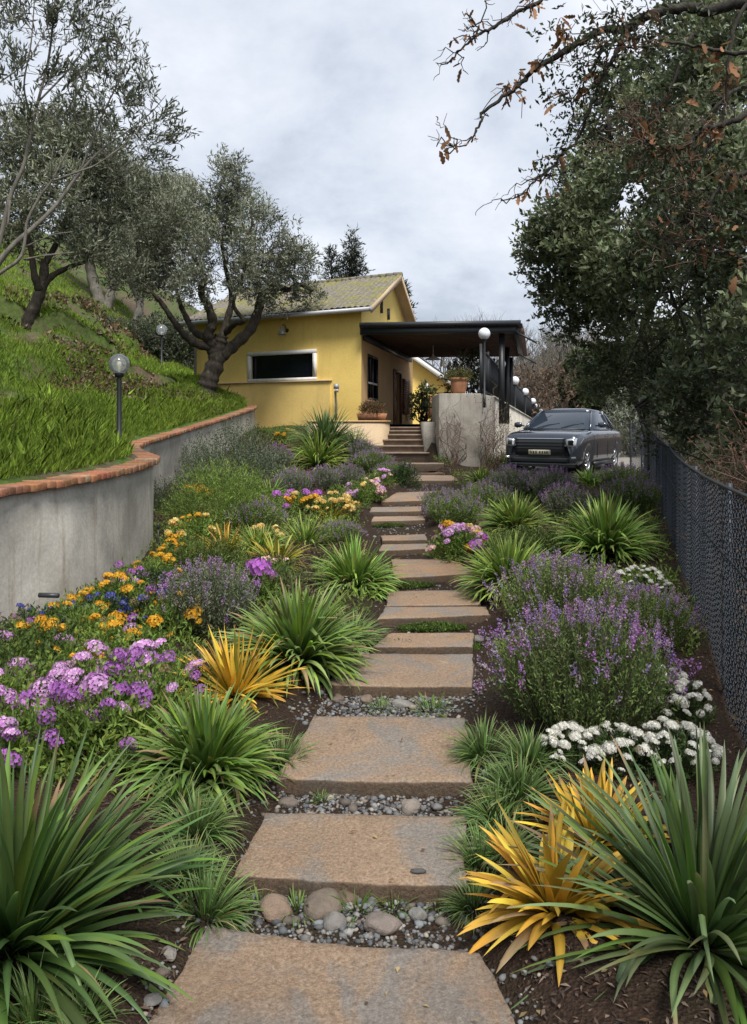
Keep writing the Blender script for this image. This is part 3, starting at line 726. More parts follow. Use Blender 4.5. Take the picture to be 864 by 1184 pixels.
# the two garden lamps on the slope
b0=Vector((-3.43-.0,10.5,0)); b0.z=float(hill_z(np.array([b0.x]),np.array([b0.y]))[0][0])
gz=CAMZ+(HZ-421)/F*10.5
globe_lamp('garden_lamp','nearer garden lamp with a clear globe on a black post by the brick coping',b0,gz-.14-.03-b0.z,.14)
q=on_hill(187,424); gz=CAMZ+(HZ-383)/F*q.y
globe_lamp('garden_lamp','farther garden lamp with a clear globe, standing before the dark ivy bush on the slope',q,gz-.20-.03-q.z,.0072*q.y,pole_r=.045)

# ------------------------------------------------------------------ house steps, planter wall, pot, gate
def stairs():
    rows=[(523,433,499,22.7),(515,433,492,23.1),(508,437,491,23.5),(502,442,491,23.9),(497.5,449,491,24.35),(493.5,455,491,24.8)]
    t=thing('entrance_stairs','dark brown stone stairs climbing to the house porch','stairs',(.8,22.7,1.0)); o=Vector((.8,22.7,1.0)); rng=np.random.default_rng(8)
    for i,(py,xa,xb,D) in enumerate(rows):
        z=CAMZ-(py-HZ)/F*D; x0=(xa-CX)/F*D-.1; x1=min((xb-CX)/F*D+.12,1.49 if i>1 else 1.9); y1=25.1
        b=Buf(); n=14; 
        xs_=np.linspace(x0,x1,n); w=rng.normal(0,.012,n)
        V=[]
        for x,ww in zip(xs_,w):
            V+= [(x,D+ww+.03,z-.30),(x,D+ww,z-.05),(x,D+ww-.03,z-.045),(x,D+ww-.025,z-.004),(x,D+ww+.0,z),(x,y1 if i==5 else D+.75,z)]
        V=np.array(V)-np.array(list(o)); q=[]
        for k in range(n-1):
            for j in range(5): q.append((k*6+j,(k+1)*6+j,(k+1)*6+j+1,k*6+j+1))
        b.add(V,q)
        for k in (0,n-1): b.add(V[k*6:k*6+6],polys=[[0,1,2,3,4,5]])
        b.obj('step',M['step'],t)
stairs()
def planter_wall():
    t=thing('planter_wall','low curved cream wall holding the bed left of the house stairs','wall',(-.7,23.3,1.3)); o=Vector((-.7,23.3,1.3))
    line=catmull([(.52,24.9),(.42,23.8),(.15,23.35),(-.4,23.2),(-1.2,23.3),(-2.0,23.6)],8); T_,N_=frame2(line); b=Buf(); n=len(line)
    th=.2; zt=2.05
    V=np.concatenate([np.column_stack([line+N_*k,np.full(n,z)]) for k,z in ((0,.9),(0,zt),(-th,zt),(-th,.9))])-np.array(list(o)); q=[]
    for j in range(3):
        k=np.arange(n-1); q.append(np.stack([j*n+k,j*n+k+1,(j+1)*n+k+1,(j+1)*n+k],1))
    b.add(V,np.concatenate(q)); b.obj('curved_wall',M['cream'],t)
    b=Buf(); V=np.concatenate([np.column_stack([line+N_*k,np.full(n,z)]) for k,z in ((.03,zt),(.03,zt+.05),(-th-.03,zt+.05),(-th-.03,zt))])-np.array(list(o)); q=[]
    for j in range(4):
        k=np.arange(n-1); q.append(np.stack([j*n+k,j*n+k+1,((j+1)%4)*n+k+1,((j+1)%4)*n+k],1))
    b.add(V,np.concatenate(q)); b.obj('coping',M['peach'],t)
planter_wall()
def gate():
    t=thing('metal_gate','low dark metal gate with bars at the back of the porch','gate',(2.4,33,2)); 
    b=Buf()
    for x in (-.35,.85): b.bar((x,0,0),(x,0,1.35),.07,.07,up=(0,1,0))
    for z in (.1,.7,1.3): b.bar((-.35,0,z),(.85,0,z),.03,.04)
    b.obj('gate_frame',M['black'],t)
    b=Buf()
    for i in range(1,11): b.bar((-.35+.11*i,0,.1),(-.35+.11*i,0,1.3),.02,.02,up=(0,1,0))
    b.obj('gate_bars',M['darkgrey'],t)
gate()
# garden tap post beside the plinth
q=P(388,486,25.0)
t=thing('tap_post','thin wooden post with a grey valve box and tap against the yellow plinth','tap post',(q.x,q.y,1.7))
b=Buf(); b.tube([(0,0,0),(.02,.01,.9),(-.01,.0,1.35)],[.045,.04,.035],7); b.obj('post',M['barkg'],t)
b=Buf(); b.box((.03,-.05,1.5),(.17,.12,.16)); b.box((.05,-.06,1.36),(.10,.10,.10)); b.obj('valve_box',M['gutter'],t)
b=Buf(); b.tube([(.03,-.10,1.32),(.03,-.17,1.32),(.03,-.18,1.24)],.018,6); b.obj('tap',M['darkgrey'],t)
# the black irrigation stake by the wall
q=on_ground(183,640); t=thing('garden_stake','thin black irrigation stake standing in the bed below the wall','stake',q)
b=Buf(); b.tube([(0,0,-.1),(.0,0,.33)],.012,6); b.obj('rod',M['black'],t); b=Buf(); b.lathe([(.012,.30),(.022,.31),(.022,.36),(.008,.38)],8); b.obj('cap',M['black'],t)

# ------------------------------------------------------------------ chain-link fence on the right
def fence():
    pts=np.array([(1.62,2.7),(2.06,4.3),(2.75,6.5),(3.5,8.9),(4.4,11.6),(5.5,15.2),(6.75,19.4),(7.15,20.6),(7.1,21.6)])
    top=np.array([1.62,1.60,1.57,1.60,1.66,1.78,2.02,2.05,2.0])
    line=catmull(np.column_stack([pts,top]),16)
    s=np.concatenate([[0],np.cumsum(np.linalg.norm(np.diff(line[:,:2],axis=0),axis=1))]); L=s[-1]
    root=thing('chain_link_fence','dark blue-black chain-link fence running up the right side of the garden','fence',(line[0,0],line[0,1],0)); o=np.array([line[0,0],line[0,1],0])
    def at(u): return np.stack([np.interp(u,s,line[:,0]),np.interp(u,s,line[:,1])],-1),np.interp(u,s,line[:,2])
    def zb(xy): return ground_z(xy[...,0],xy[...,1])+.02
    T_,N_=frame2(line)
    # woven wires: each runs in a zigzag band, rising both ways
    b=Buf(); cell=.060; r=.0034
    k=int(L/cell)
    nz=40; f=np.linspace(0,1,nz)
    Vs=[];Qs=[];cnt=0
    for dirn in (1,-1):
        # straight diagonals across the net; out of plane weave
        hmax=1.75; start=np.arange(-int(hmax/cell)-1,k+int(hmax/cell)+1)
        for i in start:
            u0=i*cell; ht=np.arange(0,hmax+.001,cell/2)
            u=u0+dirn*ht; 
            xy,zt=at(np.clip(u,0,L)); z0=zb(xy); z=z0+ht
            ok=(u>=0)&(u<=L)&(z<=zt)
            if ok.sum()<2: continue
            idx=np.where(ok)[0]; u=u[idx]; xy=xy[idx]; z=z[idx]; ph=np.arange(len(idx))+int(idx[0])
            nn=np.stack([np.interp(u,s,N_[:,0]),np.interp(u,s,N_[:,1])],1)
            tt=np.stack([-nn[:,1],nn[:,0]],1)*-1
            wv=(((ph+i)%2)*2-1)*.006*dirn
            # zigzag: neighbours bend toward each other so the cells read as links, not bars
            zz=np.where(ph%2==0,1,-1)*.0065*dirn
            p=np.column_stack([xy+nn*wv[:,None]+tt*zz[:,None],z])
            far=xy[:,1].mean(); rr=r*(1.0 if far<8 else 1.0 if far<13 else 1.15)
            m=len(p); t3=np.column_stack([tt,np.zeros(m)]); n3=np.column_stack([nn,np.zeros(m)])
            w3=t3*.7-np.array([0,0,1])*dirn*.7
            a=p+w3*rr; c=p-w3*rr*.5+n3*rr*.9; d_=p-w3*rr*.5-n3*rr*.9
            V=np.concatenate([a,c,d_]); q=[]
            kk=np.arange(m-1)
            for x,y in ((0,m),(m,2*m),(2*m,0)): q.append(np.stack([x+kk,x+kk+1,y+kk+1,y+kk],1))
            Vs.append(V); Qs.append(np.concatenate(q)+cnt); cnt+=len(V)
    V=np.concatenate(Vs)-o; 
    link('wire_mesh',mk_mesh('wire_mesh',V,np.concatenate(Qs)),M['wire'],root)
    b=Buf(); b.tube([np.array([*at(u)[0],at(u)[1]])-o for u in np.linspace(0,L,80)],.012,6); b.obj('top_wire',M['wire'],root)
    b=Buf(); b.tube([np.array([*at(u)[0],at(u)[1]-.45])-o for u in np.linspace(0,L,80)],.006,5); b.obj('tension_wire',M['wire'],root)
    for u in list(np.arange(.25,L-.5,2.35))+[L-.02]:
        xy,zt=at(np.array([u])); n_=np.array([np.interp(u,s,N_[:,0]),np.interp(u,s,N_[:,1])]); p=xy[0]+(-n_)*.035
        b=Buf(); z0=float(ground_z(p[0],p[1])); b.tube([np.array([*p,z0-.3])-o,np.array([*p,zt[0]+.02])-o],.022,8); b.obj('post',M['wire'],root)
fence()
# ------------------------------------------------------------------ the parked car
def car():
    root=thing('parked_car','dark grey car parked on the drive facing the garden, between terrace wall and fence','car',(5.40,21.75,0),R(-31))
    gz=float(ground_z(5.40,21.75))+.03; root.location.z=gz; root.scale=(1.10,.96,1.07)
    # lower body: cross-sections along the length (front is -Y)
    ST=[ # y, half width, top z at centre, shoulder z, bottom z
     (-2.37,.70,.74,.60,.30),(-2.36,.80,.90,.72,.24),(-2.30,.87,1.00,.84,.22),(-2.12,.92,1.06,.93,.21),(-1.6,.945,1.09,.98,.22),(-1.1,.95,1.12,1.01,.23),(-.85,.955,1.13,1.02,.23),
     (-.3,.955,1.13,1.03,.23),(.4,.955,1.13,1.03,.23),(1.1,.955,1.13,1.03,.24),(1.5,.95,1.12,1.03,.25),(1.95,.94,1.10,1.02,.27),(2.28,.91,1.06,.99,.30),(2.40,.86,1.0,.92,.36),(2.42,.80,.92,.84,.40)]
    def half(st):
        y,w,zt,zs,zb=st; h=zs-zb
        return [(0,zt),(w*.45,zt-.002),(w*.78,zt-.012),(w*.93,zt-.045 if zt-zs>.06 else zs+.01),(w*.975,zs),(w,zs-h*.18),(w*.985,zb+h*.50),(w*.99,zb+h*.25),(w*.93,zb+.03),(w*.75,zb),(0,zb)]
    V=[]; 
    for st in ST:
        hp=half(st); ring=[(x,st[0],z) for x,z in hp]+[(-x,st[0],z) for x,z in hp[-2:0:-1]]; V.append(ring)
    k=len(V[0]); V=np.array(V).reshape(-1,3); Q=[]
    for i in range(len(ST)-1):
        for j in range(k): Q.append((i*k+j,i*k+(j+1)%k,(i+1)*k+(j+1)%k,(i+1)*k+j))
    b=Buf(); b.add(V,Q,polys=[list(range(k)),list(range((len(ST)-1)*k,len(ST)*k))[::-1]])
    o=b.obj('body',M['paint'],root,True); sb=o.modifiers.new('round','SUBSURF'); sb.levels=2; sb.render_levels=2
    # wheel arches bite into the body
    for y in (-1.52,1.42):
        c=bpy.data.meshes.new('arch_cut'); 
        bb=Buf(); bb.lathe([(.0005,-1.3),(.40,-1.3),(.40,1.3),(.0005,1.3)],28,axis='x'); cut=link('arch_cutter',bb.mesh('arch_cutter'),None)
        cut.parent=root; cut.location=(0,y,.36); 
        md_=o.modifiers.new('arch','BOOLEAN'); md_.object=cut; md_.operation='DIFFERENCE'; md_.solver='EXACT'
    bpy.context.view_layer.update()
    dg=bpy.context.evaluated_depsgraph_get(); me=bpy.data.meshes.new_from_object(o.evaluated_get(dg)); o.modifiers.clear(); o.data=me
    for c in [x for x in bpy.data.objects if x.name.startswith('arch_cutter')]: bpy.data.objects.remove(c)
    b=Buf(); b.box((0,-.05,.48),(1.5,4.1,.5)); b.obj('underbody',M['black'],root)
    # cabin: rings from belt to roof
    lo=[(-1.10,.62),(-.95,.82),(-.2,.865),(.8,.87),(1.35,.84),(1.72,.66)]; hi=[(-.16,.52),(-.08,.635),(.22,.68),(.75,.67),(1.0,.62),(1.08,.50)]
    def ring(L,z,zc=0): return [(x,y,z-abs(x)*zc) for y,x in L]+[(-x,y,z-abs(x)*zc) for y,x in L[::-1]]
    A=np.array(ring(lo,1.11)); B_=np.array(ring(hi,1.575,.03)); n=len(A)
    rows=[A,A*.62+B_*.38+np.array([0,0,.03]),A*.28+B_*.72+np.array([0,0,.03]),B_]
    V=np.concatenate(rows); Q=[]
    for j in range(3):
        for i in range(n): Q.append((j*n+i,j*n+(i+1)%n,(j+1)*n+(i+1)%n,(j+1)*n+i))
    b=Buf(); b.add(V,Q); b.obj('windows',M['carglass'],root,True)
    top=B_; c=np.array([0,.45,1.655]); mid=top*.55+c*.45; mid[:,2]=1.645
    b=Buf(); V=np.concatenate([B_+np.array([0,0,-.02]),B_*1.012+np.array([0,0,.012]),mid,[c]]); Q=[];T=[]
    for j in range(2):
        for i in range(n): Q.append((j*n+i,j*n+(i+1)%n,(j+1)*n+(i+1)%n,(j+1)*n+i))
    for i in range(n): T.append((2*n+i,2*n+(i+1)%n,3*n))
    b.add(V,Q,T); b.obj('roof',M['paint'],root,True)
    b=Buf()
    for sx in (1,-1):
        for ia,w in ((1,.05),(3,.06),(4,.09)):
            pts=[Vector(r_[ia])*1.0 for r_ in rows]; pts=[Vector((p.x*1.008*sx,p.y,p.z)) for p in pts]
            b.tube(pts,[w*.62,w*.6,w*.55,w*.5],6)
        b.tube([Vector((lo[i][1]*sx*1.005,lo[i][0],1.10)) for i in range(1,6)],.022,6)
    b.obj('pillars',M['paint'],root,True)
    b=Buf(); b.box((0,-1.10,1.115),(1.45,.22,.03)); b.obj('wiper_cowl',M['black'],root)
    b=Buf()
    for x in (-.45,.15): b.tube([(x,-1.09,1.14),(x+.25,-.92,1.225),(x+.5,-.84,1.26)],.010,5)
    b.obj('wiper',M['black'],root)
    # front face
    from mathutils.bvhtree import BVHTree
    import bmesh
    bm_=bmesh.new(); bm_.from_mesh(me); tree_=BVHTree.FromBMesh(bm_); bm_.free()
    def front(name,mt,prof,parent=root,dy=0,thick=.03,z=0):
        """a panel laid on the nose; prof = outline in x,z, lower edge left to right then upper edge right to left"""
        def yy(x,z):
            h=tree_.ray_cast(Vector((x,-5,z)),Vector((0,1,0)))[0]; return min(h.y if h is not None else -2.2,-1.9)+dy
        bb=Buf(); m=len(prof)//2; lo_=prof[:m]; hi_=prof[m:][::-1]; rows=[]
        for (xa,za),(xb,zb) in zip(lo_,hi_):
            for f in (0,.33,.67,1): x=xa+(xb-xa)*f; z_=za+(zb-za)*f; rows.append((x,z_))
        Vf=[(x,yy(x,z_),z_) for x,z_ in rows]; Vb=[(x,y+thick,z_) for x,y,z_ in Vf]; n=len(Vf); q=[]
        for i in range(m-1):
            for j in range(3): a0=i*4+j; q+=[(a0,a0+4,a0+5,a0+1),(n+a0,n+a0+1,n+a0+5,n+a0+4)]
            q+=[(i*4,n+i*4,n+i*4+4,i*4+4),(i*4+3,i*4+7,n+i*4+7,n+i*4+3)]
        for i in (0,(m-1)*4):
            for j in range(3): q.append((i+j,i+j+1,n+i+j+1,n+i+j))
        bb.add(Vf+Vb,q); return bb.obj(name,mt,parent)
    xs=np.linspace(-.52,.52,15)
    def band(xa,xb,za,zb,n=15,taper=0.0):
        xs=np.linspace(xa,xb,n); return [(x,za+taper*abs(x)) for x in xs]+[(x,zb-taper*abs(x)) for x in xs[::-1]]
    gr=front('grille',M['black'],band(-.585,.585,.50,.88),dy=-.012,thick=.05)
    for z in (.66,.73,.80): front('grille_bar',M['darkgrey'],band(-.58,.58,z,z+.018),gr,dy=-.026)
    front('grille_surround',M['chrome'],band(-.60,.60,.885,.905),dy=-.02)
    front('lower_intake',M['black'],band(-.70,.70,.33,.44),dy=-.012,thick=.05)
    front('bumper_strip',M['darkgrey'],band(-.84,.84,.255,.31,21),dy=-.03,thick=.08)
    for s in (1,-1):
        h=front('headlight',M['lens'],[(s*.62,.72),(s*.72,.71),(s*.82,.72),(s*.90,.76),(s*.915,.90),(s*.84,.905),(s*.74,.90),(s*.62,.88)],dy=-.02,thick=.05)
        front('lamp_core',M['black'],[(s*.67,.75),(s*.78,.745),(s*.78,.865),(s*.67,.855)],h,dy=-.028)
        front('fog_lamp',M['lens'],[(s*.74,.42),(s*.83,.42),(s*.83,.47),(s*.74,.47)],dy=-.02)
        # mirror
        b=Buf(); a=np.linspace(0,2*math.pi,12,endpoint=False); 
        b.lathe([(.001,-.09),(.06,-.085),(.085,-.03),(.085,.04),(.06,.085),(.001,.09)],14,(0,0,0),axis='x'); m_=b.obj('wing_mirror',M['paint'],root,True); m_.location=(s*1.06,-.72,1.22); m_.scale=(1.1,.7,.85)
        b=Buf(); b.bar((-s*.15,0,-.03),(0,0,-.01),.05,.04); b.obj('mirror_arm',M['black'],m_)
        # doors: shut lines and handles
        b=Buf()
        for y in (-.72,.38,1.28): b.tube([(s*.945,y,.40),(s*.952,y+.01,.72),(s*.948,y+.02,1.0)],.005,4)
        b.obj('shut_line',M['black'],root)
        for y in (.22,1.12):
            b=Buf(); b.bar((s*.965,y-.09,.93),(s*.965,y+.09,.935),.03,.025); b.obj('door_handle',M['paint'],root)
        b=Buf(); b.bar((s*.93,-1.05,.27),(s*.93,.95,.27),.09,.09); b.obj('side_sill',M['black'],root)
    pl=front('number_plate',M['plate'],band(-.26,.26,.52,.63,5),dy=-.045,thick=.02)
    b=Buf(); 
    for i,x in enumerate((-.19,-.13,-.07,.02,.08,.14,.19)):
        b.box((x,-2.43,.575),(.03,.004,.06 if i%3 else .055))
    b.obj('plate_characters',M['black'],pl)
    for s in (1,-1):
        for y in (-1.52,1.42):
            w=bpy.data.objects.new('wheel',None); COL.objects.link(w); w.parent=root; w.location=(s*.80,y,.345)
            b=Buf(); b.lathe([(.235,-.10),(.30,-.115),(.335,-.09),(.345,-.04),(.345,.04),(.335,.09),(.30,.115),(.235,.10)],36,axis='x'); b.obj('tyre',M['tyre'],w,True)
            b=Buf(); b.lathe([(.24,-.10),(.225,-.06),(.215,.05*s),(.225,.08),(.24,.10)],36,axis='x')
            for i in range(10):
                a=i/10*2*math.pi; b.bar((s*.085,.03*math.cos(a),.03*math.sin(a)),(s*.075,.228*math.cos(a),.228*math.sin(a)),.035,.028,up=(1,0,0))
            b.lathe([(.001,s*.11),(.045,s*.105),(.06,s*.07)],14,axis='x'); b.obj('rim',M['chrome'],w)
            b=Buf(); b.lathe([(.001,s*.02),(.22,s*.02)],24,axis='x'); b.obj('brake_disc',M['black'],w)
car()
# ------------------------------------------------------------------ foliage tools
def unit(v): return v/(np.linalg.norm(v,axis=-1,keepdims=True)+1e-9)
def diamonds(p,d,nrm,L,W,C,fold=.25):
    """one folded leaf (two triangles) per row: base p, direction d, face normal nrm"""
    n=len(p); d=unit(d); sd=unit(np.cross(d,nrm)); up=np.cross(sd,d)
    L=np.broadcast_to(L,(n,))[:,None]; W=np.broadcast_to(W,(n,))[:,None]
    mid=p+d*L*.45
    V=np.stack([p,mid+sd*W*.5+up*W*fold,p+d*L,mid-sd*W*.5+up*W*fold],1).reshape(-1,3)
    i=np.arange(n)*4; T=np.concatenate([np.stack([i,i+1,i+2],1),np.stack([i,i+2,i+3],1)])
    return V,T,np.repeat(C,4,0)
def oak_leaves(rng,p,d,L,C):
    """curled dead leaves with a lobed edge: strips of quads"""
    n=len(p); nr=rnd_dir(rng,n); sd=unit(np.cross(d,nr)); up=np.cross(sd,d); wd=np.array([.06,.34,.58,.40,.66,.40,.50,.04])*.62; k=len(wd); V=np.zeros((n,k,3,3)); cur=rng.normal(0,1.0,n); cup=rng.uniform(-.5,.7,n)
    for j in range(k):
        s=j/(k-1); c=p+d*(L*s)[:,None]+up*(L*.35*cur*s*s)[:,None]; w=(L*wd[j]*.5)[:,None]; ju=up*(L*wd[j]*.5*cup)[:,None]
        V[:,j,0]=c+sd*w*rng.uniform(.8,1.2,(n,1))+ju; V[:,j,1]=c; V[:,j,2]=c-sd*w*rng.uniform(.8,1.2,(n,1))+ju
    i=(np.arange(n)[:,None]*k+np.arange(k-1)[None,:]).ravel()*3
    return V.reshape(-1,3),np.concatenate([np.stack([i,i+1,i+4,i+3],1),np.stack([i+1,i+2,i+5,i+4],1)]),np.repeat(C,k*3,0)
def rnd_dir(rng,n): return unit(rng.normal(size=(n,3)))
def vnoise(p,s,off=0.0): return np.array([mnoise.noise(Vector((float(a)*s+off,float(b)*s,float(c)*s))) for a,b,c in p])
def sprig_leaves(rng,p,d,slen,nl,L,W,col,spread=.8,var=.3,tw=None,side_up=.3):
    """leaves set along sprigs. p,d: (n,3)"""
    n=len(p); s=(np.arange(nl)+.6)/nl
    pos=p[:,None,:]+d[:,None,:]*(slen[:,None]*s[None,:])[...,None]
    e=rnd_dir(rng,n*nl).reshape(n,nl,3); e[...,2]+=side_up; e=unit(e)
    dirs=unit(d[:,None,:]*(1-spread*.55)+e*spread)
    nr=rnd_dir(rng,n*nl).reshape(n,nl,3); nr[...,2]+=.7
    k=n*nl; Ls=L*rng.uniform(.65,1.25,k); Ws=W*rng.uniform(.75,1.2,k)
    c=np.asarray(col); 
    if c.ndim==1: c=np.tile(c,(n,1))
    C=np.repeat(c,nl,0)*(rng.uniform(1-var,1+var,(k,1)))*(1+rng.normal(0,.05,(k,3)))
    return diamonds(pos.reshape(-1,3),dirs.reshape(-1,3),nr.reshape(-1,3),Ls,Ws,np.clip(C,.002,.9))
def clump_points(rng,c,r,n,shell=.45):
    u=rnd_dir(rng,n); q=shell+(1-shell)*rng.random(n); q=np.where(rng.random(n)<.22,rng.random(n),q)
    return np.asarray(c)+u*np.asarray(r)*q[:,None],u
def crown(rng,clumps,dens,nl,slen,L,W,light,dark,gap=-.12,gs=.9,var=.3,spread=.8,upb=.25,off=0.,shell=.45):
    """clumps: list of (centre, radii); dens = sprigs per square metre of clump shell"""
    b=Buf(); SP=[]
    for ci,(c,r) in enumerate(clumps):
        r=np.asarray(r,float); area=4*math.pi*((r[0]*r[1])**1.6+(r[0]*r[2])**1.6+(r[1]*r[2])**1.6)**(1/1.6)/3**(1/1.6)
        n=max(6,int(dens*area)); p,u=clump_points(rng,c,r,n,shell)
        if gs: keep=vnoise(p,gs,off)>gap; p=p[keep];u=u[keep]
        if len(p)<1: continue
        d=unit(u*.75+rnd_dir(rng,len(p))*.55+np.array([0,0,upb]))
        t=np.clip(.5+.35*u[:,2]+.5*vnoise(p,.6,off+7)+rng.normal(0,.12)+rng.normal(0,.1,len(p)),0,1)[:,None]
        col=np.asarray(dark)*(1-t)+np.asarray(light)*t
        sl=slen*rng.uniform(.6,1.3,len(p)); b.add(*[x for x in (lambda r_: (r_[0],None,r_[1],r_[2]))(sprig_leaves(rng,p,d,sl,nl,L,W,col,spread,var))]); SP.append((p,d,sl))
    return b,SP
def wiggle(rng,a,b_,n=6,amp=.08):
    a=np.asarray(a,float); b_=np.asarray(b_,float); t=np.linspace(0,1,n)[:,None]; L=np.linalg.norm(b_-a)
    off=np.cumsum(rng.normal(0,1,(n,3)),0); off-=off[0]; off-=t*off[-1]
    return a+(b_-a)*t+off*amp*L/ max(1,n**.5)
def resample(pts,k):
    return catmull(np.asarray(pts,float),k)
def limbs_to(b,rng,nodes,clumps,r0,k=5,twigs=5,amp=.25):
    """secondary branches from the nearest limb node to each clump, then twigs inside it"""
    nodes=np.asarray(nodes)
    for c,r in clumps:
        c=np.asarray(c,float); j=np.argmin(((nodes-c)**2).sum(1)+ (nodes[:,2]>c[2])*.6)
        pts=wiggle(rng,nodes[j],c,7,amp); b.tube(pts,np.linspace(r0,r0*.35,7),k)
        for _ in range(twigs):
            u=rnd_dir(rng,1)[0]; u[2]=abs(u[2])*.6+.05; e=c+u*np.asarray(r)*.95; st=pts[rng.integers(3,7)]
            tp=wiggle(rng,st,e,6,amp); b.tube(tp,np.linspace(r0*.4,r0*.12,6),4,cap=False)
def tree(name,label,cat,base,trunk_buf,crown_buf,bmat,lmat,group=None,extra=None,crown_name='crown'):
    t=thing(name,label,cat,base,0,group); o=np.array(list(base),dtype=np.float32)
    for bf in [trunk_buf,crown_buf]+[e[1] for e in (extra or [])]:
        for i,v in enumerate(bf.V): bf.V[i]=v-o
    trunk_buf.obj('trunk',bmat,t,True); c=crown_buf.obj(crown_name,lmat,t)
    for nm,bf,mt in (extra or []): bf.obj(nm,mt,t)
    return t
PX=lambda px,py,D: np.array(list(P(px,py,D)))
def clist(rows,D):
    """rows: px, py, radius px (x), radius px (z), depth offset"""
    out=[]
    for r in rows:
        d=D+(r[4] if len(r)>4 else 0); rx=r[2]/F*d; rz=r[3]/F*d; out.append((PX(r[0],r[1],d),(rx,max(rx,rz)*.95,rz)))
    return out
OL_L,OL_D=(.245,.262,.175),(.080,.092,.056)

# ---------------------------------------------------------------- the olive by the wall
def main_olive():
    rng=np.random.default_rng(21); D=22.6
    base=on_hill(240,452); D=base.y; tb=Buf(); nodes=[]
    def limb(rows,r0,r1,k=9):
        pts=np.array([PX(x,y,D+dd) for x,y,dd in rows]); pts=catmull(pts,6); n=len(pts)
        rad=np.linspace(r0,r1,n)*(1+.10*np.sin(np.arange(n)*1.7)+rng.normal(0,.03,n)); tb.tube(pts,rad,k); nodes.extend(pts[n//4:])
    px=D/F
    limb([(236,462,0),(239,450,0),(243,436,0),(250,418,.05),(253,400,.1),(256,388,.1)],12.5*px,8*px,11)
    limb([(250,418,.05),(246,402,0),(241,388,-.2),(246,372,-.3),(240,352,-.5),(233,340,-.6),(238,318,-.8)],8*px,3*px)
    limb([(256,412,.1),(272,398,.2),(290,380,.3),(299,358,.4),(303,340,.5),(318,333,.7),(334,335,.9),(345,329,1.0),(362,336,1.2)],7.5*px,2*px)
    limb([(246,402,0),(228,398,-.3),(214,388,-.6),(200,370,-.9),(188,352,-1.1),(176,338,-1.3)],5.5*px,2*px)
    limb([(241,392,-.1),(226,384,.4),(216,368,.8),(208,350,1.1),(203,330,1.3)],5*px,2*px)
    limb([(256,392,.1),(262,372,.6),(268,345,.9),(262,315,1.1),(256,280,1.2)],5*px,1.8*px)
    limb([(262,384,.1),(272,374,-.4),(282,371,-.8),(270,350,-1.0),(284,310,-1.2)],4*px,1.5*px)
    cl=clist([(150,318,30,24,-1),(178,300,36,32,.6),(196,262,36,34,-.6),(212,300,40,34,1.2),(232,330,36,22,-1.2),(238,250,36,36,.4),(243,215,22,24,-.2),(262,222,26,32,.2),(262,290,44,40,-1.0),(272,250,34,34,1.0),
        (296,282,34,34,.2),(300,320,38,26,1.2),(282,326,32,22,-1.2),(322,300,30,30,-.4),(336,320,28,26,.8),(344,286,20,22,.2),(355,318,18,24,1.3),(322,340,26,18,.2),(176,335,30,16,.2),(215,240,26,26,.8),(300,252,22,22,-.6),(266,195,13,17,.3),(358,342,14,14,1.3),(165,280,28,26,-.4)],D)
    limbs_to(tb,rng,nodes,cl,1.5*px,5,5,.3)
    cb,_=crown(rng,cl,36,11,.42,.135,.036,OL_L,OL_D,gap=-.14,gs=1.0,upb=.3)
    tree('olive_tree','gnarled olive with dark forked trunk leaning over the end of the retaining wall','tree',base,tb,cb,M['bark'],M['olive'])
main_olive()

def olive(base,label,trunk,limbs_,cl,D,seed,dens,leaf,bm,gap=-.2,light=OL_L,dark=OL_D,group=None,nl=10,slen=.45,tw=5,r_sec=1.4):
    rng=np.random.default_rng(seed); tb=Buf(); nodes=[]; px=D/F
    for rows,r0,r1 in [trunk]+limbs_:
        pts=catmull(np.array([PX(x,y,D+dd) for x,y,dd in rows]),5); n=len(pts); tb.tube(pts,np.linspace(r0,r1,n)*px*(1+.1*np.sin(np.arange(n)*1.9)),8); nodes.extend(pts[n//4:])
    c=clist(cl,D); limbs_to(tb,rng,nodes,c,r_sec*px,5,tw,.3)
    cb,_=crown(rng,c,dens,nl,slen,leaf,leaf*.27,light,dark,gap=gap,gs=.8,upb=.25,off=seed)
    return tree('olive_tree',label,'tree',base,tb,cb,bm,M['olive'],group)
q=on_hill(32,376); olive(q,'dark-trunked olive leaning on the grassy slope at the far left',([(30,382,0),(34,368,0),(44,345,0),(50,325,.1),(52,300,.2)],8.5,4.5),
  [([(46,336,0),(40,318,-.2),(36,290,-.3),(28,255,-.4)],5,2),([(50,330,.1),(62,318,.3),(80,309,.5),(98,303,.6)],4.5,2),([(52,305,.2),(66,280,.4),(80,240,.6),(92,200,.7)],4,1.5)],
  [(8,250,36,32,0),(45,275,34,22,.6),(22,205,40,38,.4),(60,225,44,40,-.6),(95,260,36,28,.8),(85,190,40,38,.4),(50,165,40,34,0),(118,225,32,32,.2),(125,270,26,20,1),(110,170,28,28,.6),(10,165,32,30,.8),(80,150,28,24,.5),(140,205,24,26,.3),(100,292,22,14,0)],q.y,31,30,.17,M['bark'],slen=.5)
q=on_hill(118,352); olive(q,'twin-stemmed grey olive farther up the slope behind the first',([(117,362,0),(114,345,0),(108,325,0),(104,305,0),(104,280,0)],8,4.5),
  [([(122,360,0),(128,340,.2),(132,318,.3),(130,295,.4)],6,3.5),([(106,310,0),(96,290,.2),(90,260,.3)],4,2),([(130,300,.4),(145,280,.6),(150,250,.7)],3.5,2)],
  [(100,275,32,26,0),(135,280,34,26,.5),(120,240,36,32,0),(155,255,30,28,.6),(150,220,30,32,.4),(172,238,26,30,0),(118,205,26,26,.5),(168,285,28,22,-.3),(84,250,26,24,.6),(178,210,20,24,.5),(160,310,24,14,.6),(196,222,16,20,.2)],q.y,32,20,.22,M['barkg'],slen=.6)
